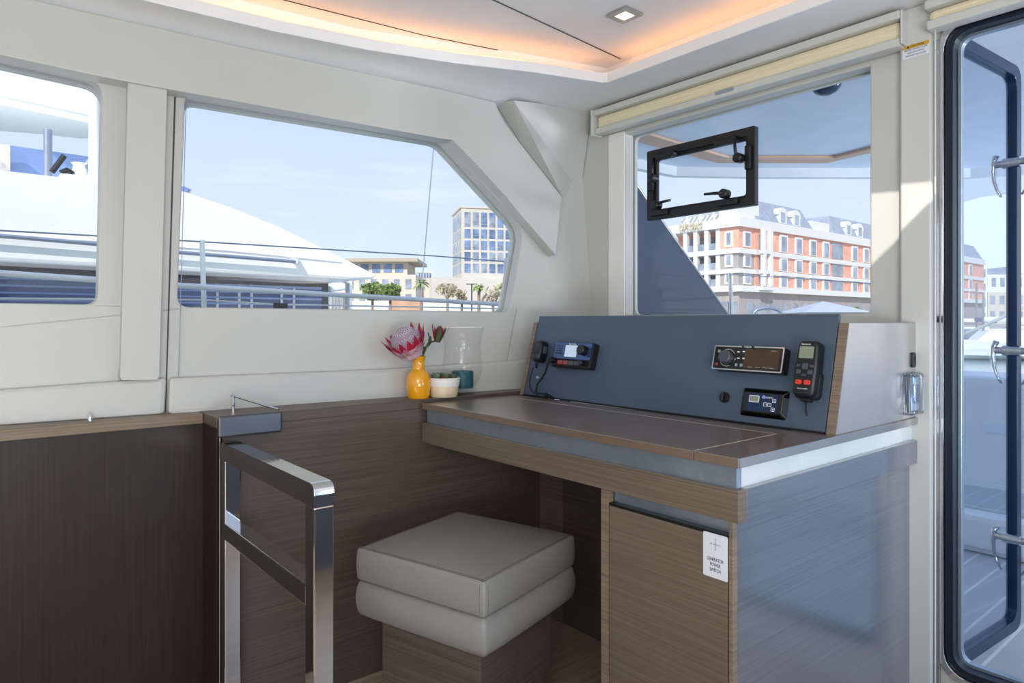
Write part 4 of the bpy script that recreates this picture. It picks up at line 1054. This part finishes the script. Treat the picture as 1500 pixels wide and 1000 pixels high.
# low office building
c0 = at(609, 400, 150); c0.z = .3
A1 = (-cr * math.cos(.05) + cf * .05).normalized(); A2 = cf
t = T('office_building', 'low sandstone office building with overhanging tan roof behind the trees', 'building', c0)
tb(0, 34, 0, 14, .3, 11.4, 'wall', 'stone'); tb(2, 34, .6, 13, 11.4, 14.2, 'top_storey', 'stone'); tb(-.6, 36, -1.6, 15, 14.2, 14.9, 'roof', 'tan')
for k in range(8): tb(2.9 + k * 2.6, 4.7 + k * 2.6, .5, .7, 11.9, 13.8, 'window', 'bwin')
for r in range(3):
    for k in range(8): tb(1 + k * 2.6, 2.3 + k * 2.6, -.08, .1, 1.6 + r * 3.3, 3.8 + r * 3.3, 'window', 'dwin')
# red brick hotel
Xh = 71.6; Yh = on_x(1082, 470, Xh).y
t = T('brick_hotel', 'red brick hotel with white balconies and grey mansard roof beyond the quay', 'building', (Xh, Yh, .3))
def zz_(y, px=1082): return on_x(px, y, Xh).z
def hb2(x0, x1, y0, y1, z0, z1, nm, m, par=None): return mk(nm, box(B(), x0, x1, y0, y1, z0, z1), m, par or t)
def ly(px): return on_x(px, 470, Xh).y          # left facade column -> Y
def rx(px): return on_y(px, 470, Yh).x          # right facade column -> X
YE = ly(940); XE = rx(1440)
zg, zl3, zl2, zl1, zc, zp = 4.7, 5.3, 7.3, 9.7, 12.3, 13.4
yb1 = ly(1052)                                   # balcony wing / corner bay
xb = rx(1105)
hb2(Xh, XE, Yh, yb1, .3, zg, 'arcade', 'hgrey'); hb2(Xh, Xh + 12, yb1, YE, .3, zg, 'arcade', 'hgrey')
hb2(Xh, XE, Yh, yb1, zg, zl2 - .3, 'lower_storey', 'hgrey')
hb2(Xh, XE, Yh, yb1, zl2 - .3, zl1 - .4, 'middle_storey', 'hgrey'); hb2(Xh, XE, Yh, yb1, zl1 - .4, zc, 'upper_storey', 'brick')
hb2(xb, XE, Yh - .1, Yh + 1, zg + .5, zc, 'brick_facade', 'brick')
hb2(Xh + 2.4, Xh + 12, yb1, YE, zg, zl1 - .4, 'recessed_wall', 'hgrey'); hb2(Xh + 2.2, Xh + 12, yb1, YE, zl1 - .4, zc, 'recessed_wall', 'brick')
for z0, z1, o_ in ((zg - .1, zl3, 1.0), (zl2 - .5, zl2, .5), (zl1 - .55, zl1 + .05, .5), (zc, zp, .7)):
    hb2(Xh - o_ * .6, XE, Yh - o_ * .6, yb1 + .2, z0, z1, 'band', 'hwhite'); hb2(Xh - o_ * .3, Xh + 12, yb1, YE, z0, z1, 'band', 'hwhite')
for px in (988, 1004, 1019, 1035, 1052):
    y = ly(px); hb2(Xh - .1, Xh + .45, y - .28, y + .28, zl3, zc, 'column', 'hwhite')
for zf in (zl3, zl2, zl1):
    for px0, px1 in ((988, 1004), (1004, 1019), (1019, 1035), (1035, 1052)):
        y1, y0 = ly(px0), ly(px1); ym = (y0 + y1) / 2
        b = hb2(Xh + .1, Xh + .16, y0 + .3, y1 - .3, zf, zf + .9, 'balustrade', 'dwin')
        hb2(Xh + 2.1, Xh + 2.3, ym - .5, ym + .5, zf, zf + 2.0, 'balcony_door', 'dwin')
# corner bay windows (facing the camera) and side windows
for zf, ht_ in ((zl3 + .2, 1.6), (zl2 + .25, 1.6), (zl1 + .25, 1.9)):
    y1, y0 = ly(1062), ly(1074)
    f = hb2(Xh - .1, Xh + .05, y0, y1, zf, zf + ht_, 'window', 'hwhite'); hb2(Xh - .14, Xh - .08, y0 + .3, y1 - .3, zf + .3, zf + ht_ - .2, 'pane', 'dwin', f)
    x0, x1 = rx(1091), rx(1098)
    f = hb2(x0 - .4, x1 + .2, Yh - .1, Yh + .05, zf, zf + ht_, 'window', 'hwhite'); hb2(x0, x1, Yh - .14, Yh - .08, zf + .2, zf + ht_ - .2, 'pane', 'dwin', f)
for px in (1108, 1118):
    x = rx(px); hb2(x - .25, x + .25, Yh - 1.2, Yh - .7, zl3, zc, 'column', 'hwhite')
for zf in (zl3, zl2, zl1):
    hb2(rx(1105), rx(1120), Yh - 1.15, Yh - .62, zf - .46, zf - .04, 'balcony', 'hwhite')
    hb2(rx(1110), rx(1116), Yh - .18, Yh - .05, zf, zf + 2.0, 'balcony_door', 'dwin')
cols = [1146, 1168, 1189, 1208, 1250, 1267, 1284, 1300, 1318, 1335, 1352, 1370, 1388, 1405, 1420]
for px in cols:
    x = rx(px); wd = .95
    for i, (z0, z1) in enumerate(((zl1 + .15, zc - .25), (zl2 + .1, zl1 - .5), (zg + .65, zl2 - .55))):
        f = hb2(x - wd, x + wd, Yh - .25, Yh - .1, z0, z1, 'window', 'hwhite')
        hb2(x - wd + .35, x + wd - .35, Yh - .3, Yh - .24, z0 + .15, z1 - .25, 'pane', 'dwin', f)
    hb2(x - wd - .15, x + wd + .15, Yh - .5, Yh - .1, zl2 - .45, zl2 + .0, 'sill', 'hwhite')
x = rx(1225)
for z0, z1 in ((zl1 + .15, zc - .2), (zl2 + .1, zl1 - .5), (zg + .6, zl2 - .5)): hb2(x - 1.6, x + 1.6, Yh - .2, Yh - .05, z0, z1, 'loggia', 'dwin')
for px in range(1100, 1420, 16):
    x = rx(px); a_ = mk('arch', plate(B(), [[(x - .9, .4)] + [(x - .9 * math.cos(k * PI / 8), 2.6 + .9 * math.sin(k * PI / 8)) for k in range(9)] + [(x + .9, .4)]], Matrix(((1, 0, 0, 0), (0, 0, 1, Yh - .1), (0, 1, 0, 0), (0, 0, 0, 1))), 0, .2), 'dwin', t)
for px in (1062, 1074, 1000, 1016, 1032):
    y = ly(px); hb2(Xh - .08, Xh + .1, y - .6, y + .6, .4, 3.4, 'arch', 'dwin')
def mansard(x0, x1, z1):
    ins = 1.3
    bm = B(); v = [bm.verts.new(p) for p in ((x0, Yh, zp), (x1, Yh, zp), (x1, Yh + 8, zp), (x0, Yh + 8, zp), (x0 + ins * .8, Yh + ins, z1), (x1 - ins, Yh + ins, z1), (x1 - ins, Yh + 7, z1), (x0 + ins * .8, Yh + 7, z1))]
    for f in ((0, 1, 5, 4), (1, 2, 6, 5), (2, 3, 7, 6), (3, 0, 4, 7), (4, 5, 6, 7)): bm.faces.new([v[i] for i in f])
    bmesh.ops.recalc_face_normals(bm, faces=bm.faces); mk('mansard_roof', bm, 'slate', t)
mansard(rx(1108), rx(1192), 16.2); mansard(rx(1222), rx(1330), 16.2); mansard(rx(1340), XE, 16.2)
for px in (1148, 1168, 1244, 1261, 1380, 1400):
    x = rx(px)
    lp = [(x - .95, zp), (x + .95, zp), (x + .95, zp + 1.3)] + [(x + 1.15 * math.cos(k * PI / 8), zp + 1.3 + .95 * math.sin(k * PI / 8)) for k in range(9)] + [(x - .95, zp + 1.3)]
    dm = mk('dormer', plate(B(), [lp], Matrix(((1, 0, 0, 0), (0, 0, 1, Yh + .1), (0, 1, 0, 0), (0, 0, 0, 1))), 0, 1.6), 'hwhite', t)
    hb2(x - .5, x + .5, Yh + .04, Yh + .12, zp + .4, zp + 1.6, 'pane', 'dwin', dm)
hb2(rx(1195), rx(1220), Yh + .5, Yh + 4, zp, zp + 1.4, 'roof_terrace', 'hwhite')
hb2(Xh + .2, Xh + 5, Yh + .3, yb1, zp, 15.3, 'corner_pavilion', 'hwhite')
hb2(Xh + 2, Xh + 6, yb1, ly(985), zp, 14.5, 'roof_room', 'hwhite')
for k in range(9):
    y = yb1 + .8 + k * (YE - yb1 - 6) / 9
    hb2(Xh + .3, Xh + 2.6, y, y + .22, 14.7, 14.95, 'pergola_beam', 'hwhite')
    if k % 3 == 0: hb2(Xh + .4, Xh + .65, y, y + .22, zp, 14.7, 'pergola_post', 'hwhite')
ys = (ly(1000) + ly(1030)) / 2
text('sign_lettering', 'CAPE GRACE', 'sign', t, 1.25, Matrix(((0, 0, -1, Xh - .45), (-1, 0, 0, ys), (0, 1, 0, zp - .55), (0, 0, 0, 1))), ext=.04, local=False, width=3.4)
# end block and gabled building through the door
def simple_building(nm, label, px0, px1, ytop, d, wall, roof, rows, cols_, gables=0):
    global t
    q0, q1 = at(px0, 470, d), at(px1, 470, d); q0.z = q1.z = .3; zt2 = at(px0, ytop, d).z
    A = (q1 - q0); L_ = A.length; A.normalize(); Bk = cf
    t = T(nm, label, 'building', q0)
    mk('wall', prism(B(), [q0, q1, q1 + Bk * 12, q0 + Bk * 12], (0, 0, zt2 - .3)), wall, t)
    if gables:
        for g in range(gables):
            a0, a1 = L_ * g / gables, L_ * (g + 1) / gables
            mk('gable', prism(B(), [q0 + A * a0 + Vector((0, 0, zt2 - .3)), q0 + A * a1 + Vector((0, 0, zt2 - .3)), q0 + A * (a0 + a1) / 2 + Vector((0, 0, zt2 - .3 + (a1 - a0) * .32))], Bk * 10), roof, t)
    else:
        mk('roof', prism(B(), [q0 - A * .4 + Vector((0, 0, zt2 - .3)), q1 + A * .4 + Vector((0, 0, zt2 - .3)), q1 + A * .4 + Bk * 12 + Vector((0, 0, zt2 - .3)), q0 - A * .4 + Bk * 12 + Vector((0, 0, zt2 - .3))], (0, 0, .7)), roof, t)
    for r in range(rows):
        for k in range(cols_):
            a = L_ * (k + .25) / cols_; b = L_ * (k + .75) / cols_; z0 = .3 + (zt2 - .3) * (r + .25) / rows; z1 = .3 + (zt2 - .3) * (r + .8) / rows
            p0, p1 = q0 + A * a - Bk * .08, q0 + A * b - Bk * .08; p0.z = p1.z = z0
            mk('window', prism(B(), [p0, p1, p1 + Bk * .1, p0 + Bk * .1], (0, 0, z1 - z0)), 'dwin', t)
simple_building('gabled_warehouse', 'pale hazy building with twin gables far beyond the glass door', 1424, 1500, 402, 220, 'hwhite', 'slate', 3, 6, 2)
simple_building('waterfront_house', 'white waterfront block right of the brick hotel beyond the glass door', 1425, 1446, 390, 160, 'hwhite', 'hwhite', 4, 2)
simple_building('flat_roofed_block', 'low stone block with wide windows behind the boats by the door edge', 1447, 1530, 428, 180, 'stone', 'hwhite', 2, 6)
# low quay walls behind the rail in the side window
q0, q1 = at(515, 470, 118), at(800, 470, 118)
st(mk('wall_quay', prism(B(), [(q0.x, q0.y, .3), (q1.x, q1.y, .3), (q1.x + 1, q1.y + 2, .3), (q0.x + 1, q0.y + 2, .3)], (0, 0, at(600, 441, 118).z - .3)), 'hwhite'))
q0, q1 = at(572, 470, 112), at(620, 470, 112)
st(mk('wall_quay_pier', prism(B(), [(q0.x, q0.y, .3), (q1.x, q1.y, .3), (q1.x + 1, q1.y + 2, .3), (q0.x + 1, q0.y + 2, .3)], (0, 0, at(600, 437, 112).z - .3)), 'terra'))
# distant flat mountain
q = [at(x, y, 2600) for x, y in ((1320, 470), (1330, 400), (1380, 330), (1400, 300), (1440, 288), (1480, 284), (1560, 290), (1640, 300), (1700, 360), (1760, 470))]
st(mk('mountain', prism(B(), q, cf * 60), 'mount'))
# trees
def foliage(bm, c, rx_, rz_, n, size, r_):
    for _ in range(n):
        u, v_, w_ = r_.gauss(0, 1), r_.gauss(0, 1), r_.gauss(0, 1); L_ = math.sqrt(u * u + v_ * v_ + w_ * w_) or 1
        k = r_.uniform(.45, 1) ** .5
        p = c + Vector((u / L_ * rx_ * k, v_ / L_ * rx_ * k, w_ / L_ * rz_ * k))
        a = Vector((r_.uniform(-1, 1), r_.uniform(-1, 1), r_.uniform(-1, 1))).normalized(); b = a.cross(Vector((r_.uniform(-1, 1), r_.uniform(-1, 1), .3))).normalized()
        s = size * r_.uniform(.6, 1.3)
        bm.faces.new([bm.verts.new(p + x) for x in (a * s, b * s * .6, -a * s, -b * s * .6)])
def tree(px, ytop, ybot, w_px, d, m, label, bare=False, group=None):
    r_ = random.Random(px)
    c = at(px, (ytop + ybot) / 2, d); R = w_px / 2 / F * d; Rz = (ybot - ytop) / 2 / F * d
    t = T('tree', label, 'tree', (c.x, c.y, .3), group)
    mk('trunk', tube(B(), [(c.x, c.y, .3), (c.x + .1, c.y, c.z - Rz * .3)], .28, 8, .16), 'bark', t, smooth=True)
    bm = B()
    for _ in range(7):
        a = r_.uniform(0, 2 * PI); tube(bm, [(c.x, c.y, max(.8, c.z - Rz)), (c.x + math.cos(a) * R * .5, c.y + math.sin(a) * R * .5, c.z), (c.x + math.cos(a) * R * .85, c.y + math.sin(a) * R * .85, c.z + Rz * r_.uniform(.1, .6))], .10, 5, .03)
    mk('branches', bm, 'bark', t); bm = B()
    for _ in range(9):
        o_ = Vector((r_.uniform(-.6, .6) * R, r_.uniform(-.6, .6) * R, r_.uniform(-.45, .5) * Rz)); foliage(bm, c + o_, R * .5, Rz * .5, 120 if not bare else 45, .28 if not bare else .2, r_)
    mk('crown', bm, m, t)
tree(545, 413, 441, 50, 100, 'leaf', 'bushy green tree in front of the sandstone building, left of centre')
tree(571, 414, 440, 40, 91, 'leaf', 'bushy green tree just right of the leftmost green tree')
tree(655, 412, 440, 34, 105, 'leaf2', 'bare pale tree left of the ivory tower base', True)
tree(676, 415, 448, 20, 108, 'leaf2', 'thin bare tree in front of the ivory tower', True)
tree(722, 416, 452, 32, 104, 'leaf2', 'bare pale tree between the two palms at the tower base', True)
tree(1255, 452, 464, 16, 60, 'leaf', 'small green shrub tree at the quay by the hotel arcade')
def palm(px, ytop, ybot, w_px, d, label):
    r_ = random.Random(px + 5)
    c = at(px, ytop + 10, d); R = w_px / 2 / F * d
    t = T('palm_tree', label, 'tree', (c.x, c.y, .3))
    mk('trunk', tube(B(), [(c.x, c.y, .3), (c.x + .1, c.y, c.z)], .3, 10, .22), 'bark', t, smooth=True)
    bm = B()
    for k in range(34):
        a = k * 2.4; e = r_.uniform(-.5, 1.1)
        d1 = Vector((math.cos(a) * math.cos(e), math.sin(a) * math.cos(e), math.sin(e))); sd = d1.cross(Vector((0, 0, 1))).normalized()
        pts = [c + d1 * (R * u) + Vector((0, 0, -R * .45 * u * u)) for u in (0, .35, .7, 1)]
        wv = (.05, .22, .2, .02); L_ = [bm.verts.new(p + sd * w_) for p, w_ in zip(pts, wv)]; K = [bm.verts.new(p - sd * w_ + Vector((0, 0, -.08))) for p, w_ in zip(pts, wv)]
        for i in range(3): bm.faces.new((L_[i], L_[i + 1], K[i + 1], K[i]))
    mk('fronds', bm, 'palm', t)
palm(617, 404, 440, 26, 100, 'fluffy palm tree between the office building and the hanging rope')
palm(701, 409, 452, 20, 103, 'slim palm tree in front of the ivory tower podium')
palm(737, 408, 452, 20, 101, 'palm tree at the right edge of the side window')
# lamp post
c = at(691, 416, 110)
t = T('street_lamp', 'thin dark street lamp in front of the ivory tower', 'lamp', (c.x, c.y, .3))
mk('pole', tube(B(), [(c.x, c.y, .3), c], .12, 8), 'joint', t, smooth='auto'); mk('lamp_arm', tube(B(), [c - cr * .9, c + cr * .9], .09, 6), 'joint', t, smooth='auto')
# canvas shelter near the hotel
c = at(1206, 441, 46); t = T('canvas_shelter', 'grey canvas pyramid shelter in front of the hotel arcade', 'shelter', (c.x, c.y, .3))
bm = B(); ap = bm.verts.new(c); w_ = 2.3; zb_ = at(1206, 458, 46).z
vs = [bm.verts.new(Vector((c.x, c.y, 0)) + cr * a + cf * b + Vector((0, 0, zb_))) for a, b in ((-w_, -w_), (w_, -w_), (w_, w_), (-w_, w_))]
for i in range(4): bm.faces.new((vs[i], vs[(i + 1) % 4], ap))
mk('canopy', bm, 'canvas', t)
for a, b in ((-w_, -w_), (w_, -w_), (w_, w_), (-w_, w_)):
    p = Vector((c.x, c.y, zb_)) + cr * a * .97 + cf * b * .97; mk('post', tube(B(), [(p.x, p.y, -1.2), p], .05, 6), 'steel', t, smooth='auto')
# small dinghy arch
c = at(1128, 452, 40); t = T('boat_hoop', 'small blue arched boat hoop low in the front window', 'boat', c)
pts = [at(1104 + 40 * k / 10, 458 - 7 * math.sin(PI * k / 10) ** .5, 40) for k in range(11)]
mk('hoop', tube(B(), [at(1104, 475, 40)] + pts + [at(1144, 475, 40)], .09, 8), 'cable', t, smooth=True)
# moored boats seen through the door
def sailboat(px, d, length, label, hm, cover, ang, mast=9):
    p = at(px, 470, d); Rm = Matrix.Translation((p.x, p.y, -1.2)) @ Matrix.Rotation(ang, 4, 'Z')
    t = T('sailing_boat', label, 'boat', Rm); L_ = length; bw = L_ * .16
    bm = B(); rows = []
    for u, wv, zt2 in ((0, .75, 1.0), (.15, .95, 1.0), (.4, 1, 1.05), (.65, .8, 1.15), (.85, .4, 1.3), (1, .03, 1.45)):
        x = (u - .5) * L_; rows.append([bm.verts.new(q) for q in ((x, -bw * wv, zt2), (x, -bw * wv * .85, .3), (x - .1, 0, -.15), (x, bw * wv * .85, .3), (x, bw * wv, zt2))])
    for a, b in zip(rows, rows[1:]):
        for i in range(4): bm.faces.new((a[i], b[i], b[i + 1], a[i + 1]))
        bm.faces.new((a[4], b[4], b[0], a[0]))
    bm.faces.new(rows[0])
    bmesh.ops.recalc_face_normals(bm, faces=bm.faces)
    mk('hull', bm, hm, t, local=True, smooth='auto')
    mk('cabin', prism(B(), [(-L_ * .3, -bw * .6, 1.05), (L_ * .18, -bw * .5, 1.05), (L_ * .1, -bw * .5, 1.75), (-L_ * .3, -bw * .6, 1.8)], (0, bw * 1.1, 0)), 'yacht', t, local=True, bevel=.05)
    for k in range(3): mk('cabin_window', box(B(), -L_ * .24 + k * L_ * .12, -L_ * .16 + k * L_ * .12, -bw * .63, -bw * .55, 1.3, 1.6), 'dglass', t, local=True)
    mk('mast', tube(B(), [(L_ * .1, 0, 1.1), (L_ * .1, 0, mast)], .07, 8), 'steel', t, local=True, smooth='auto')
    mk('boom', tube(B(), [(L_ * .1, 0, 2.4), (-L_ * .35, 0, 2.3)], .16, 8), cover, t, local=True, smooth='auto')
sailboat(1466, 40, 9, 'white sailing boat moored nearest beyond the glass door', 'yacht', 'yacht2', 2.2, 4)
sailboat(1436, 47, 10, 'blue hulled sailing boat behind the white one beyond the door', 'bluehull', 'bluehull', .5, 5)
sailboat(1404, 58, 8, 'pale sailing boat at the left edge of the door glass', 'yacht2', 'yacht', 2.6, 3.5)
sailboat(1490, 75, 12, 'large white sailing boat moored farthest back beyond the door', 'yacht', 'bluehull', .4, 6)
t = T('mooring_rope', 'pale mooring rope slanting across the view in the glass door', 'rope', at(1440, 480, 8))
mk('rope', tube(B(), [at(1385, 500, 9), at(1440, 478, 8.5), at(1510, 445, 8)], .022, 8), 'cord', t, smooth='auto')

# ------------------------------------------------------------------ light
w = bpy.data.worlds.new('sky'); scn.world = w; w.use_nodes = True
nt = w.node_tree; bg = nt.nodes['Background']
tc = nd(nt, 'ShaderNodeTexCoord'); sp_ = nd(nt, 'ShaderNodeSeparateXYZ'); rp = nd(nt, 'ShaderNodeValToRGB')
el = rp.color_ramp.elements
el[0].position = 0.0; el[0].color = c4((150, 168, 186)); el[1].position = 1.0; el[1].color = c4((150, 186, 244))
for p, c_ in ((.49, (206, 216, 222)), (.505, (236, 244, 253)), (.56, (220, 233, 253)), (.66, (204, 222, 252))):
    e = el.new(p); e.color = c4(c_)
mr = nd(nt, 'ShaderNodeMapRange'); mr.inputs['From Min'].default_value = -1; mr.inputs['From Max'].default_value = 1
L = nt.links.new
L(tc.outputs['Generated'], sp_.inputs[0]); L(sp_.outputs[2], mr.inputs[0]); L(mr.outputs[0], rp.inputs['Fac'])
mp = nd(nt, 'ShaderNodeMapping'); mp.inputs['Scale'].default_value = (1.6, 1.6, 9)
nz = nd(nt, 'ShaderNodeTexNoise', Scale=1.7, Detail=7.0, Roughness=.6)
r2 = nd(nt, 'ShaderNodeValToRGB'); r2.color_ramp.elements[0].position = .56; r2.color_ramp.elements[1].position = .78
r2.color_ramp.elements[1].color = (.55, .55, .55, 1)
mx = nd(nt, 'ShaderNodeMix', data_type='RGBA'); mx.inputs[7].default_value = (1, 1, 1, 1)
L(tc.outputs['Generated'], mp.inputs['Vector']); L(mp.outputs[0], nz.inputs['Vector']); L(nz.outputs['Fac'], r2.inputs['Fac'])
L(r2.outputs['Color'], mx.inputs[0]); L(rp.outputs['Color'], mx.inputs[6]); L(mx.outputs[2], bg.inputs['Color'])
bg.inputs['Strength'].default_value = 1.1
sd = bpy.data.lights.new('sun', 'SUN'); so = bpy.data.objects.new('sun', sd); COL.objects.link(so)
sd.energy = 4.2; sd.color = (1, .95, .88); sd.angle = .009
so.rotation_euler = sun_d.to_track_quat('-Z', 'Y').to_euler(); so.location = (-5, -5, 12)
def area(nm, loc, tgt, sx_, sy_, e, col=(1, 1, 1)):
    l = bpy.data.lights.new(nm, 'AREA'); l.shape = 'RECTANGLE'; l.size = sx_; l.size_y = sy_; l.energy = e; l.color = col
    o = bpy.data.objects.new(nm, l); COL.objects.link(o); o.location = loc
    o.rotation_euler = (Vector(tgt) - Vector(loc)).to_track_quat('-Z', 'Y').to_euler(); return o
area('saloon_fill', (-1.2, -1.2, 1.85), (1.2, 1.6, 1.0), 1.6, 1.0, 30, (1, .975, .94))  # added fill light for the room, no fixture there
area('saloon_fill_low', (-.4, -1.6, .5), (1.0, 1.4, 2.0), 1.2, .8, 36, (1, .98, .95))  # added low fill aimed up at the ceiling, no fixture there
area('foredeck_bounce', (6.5, -4.5, -.6), (4.0, .5, 2.2), 3.5, 3.5, 950, (.92, .96, 1))
area('yacht_deck_bounce', (.0, 8.4, 2.25), (.0, 8.6, 4), 4, 2, 42, (.97, .98, 1))
area('starboard_blue_fill', (1.85, -.6, .75), (1.75, .74, .30), .9, .5, 13, (.36, .60, 1))  # added blue lamp for the cabinet side, no window there
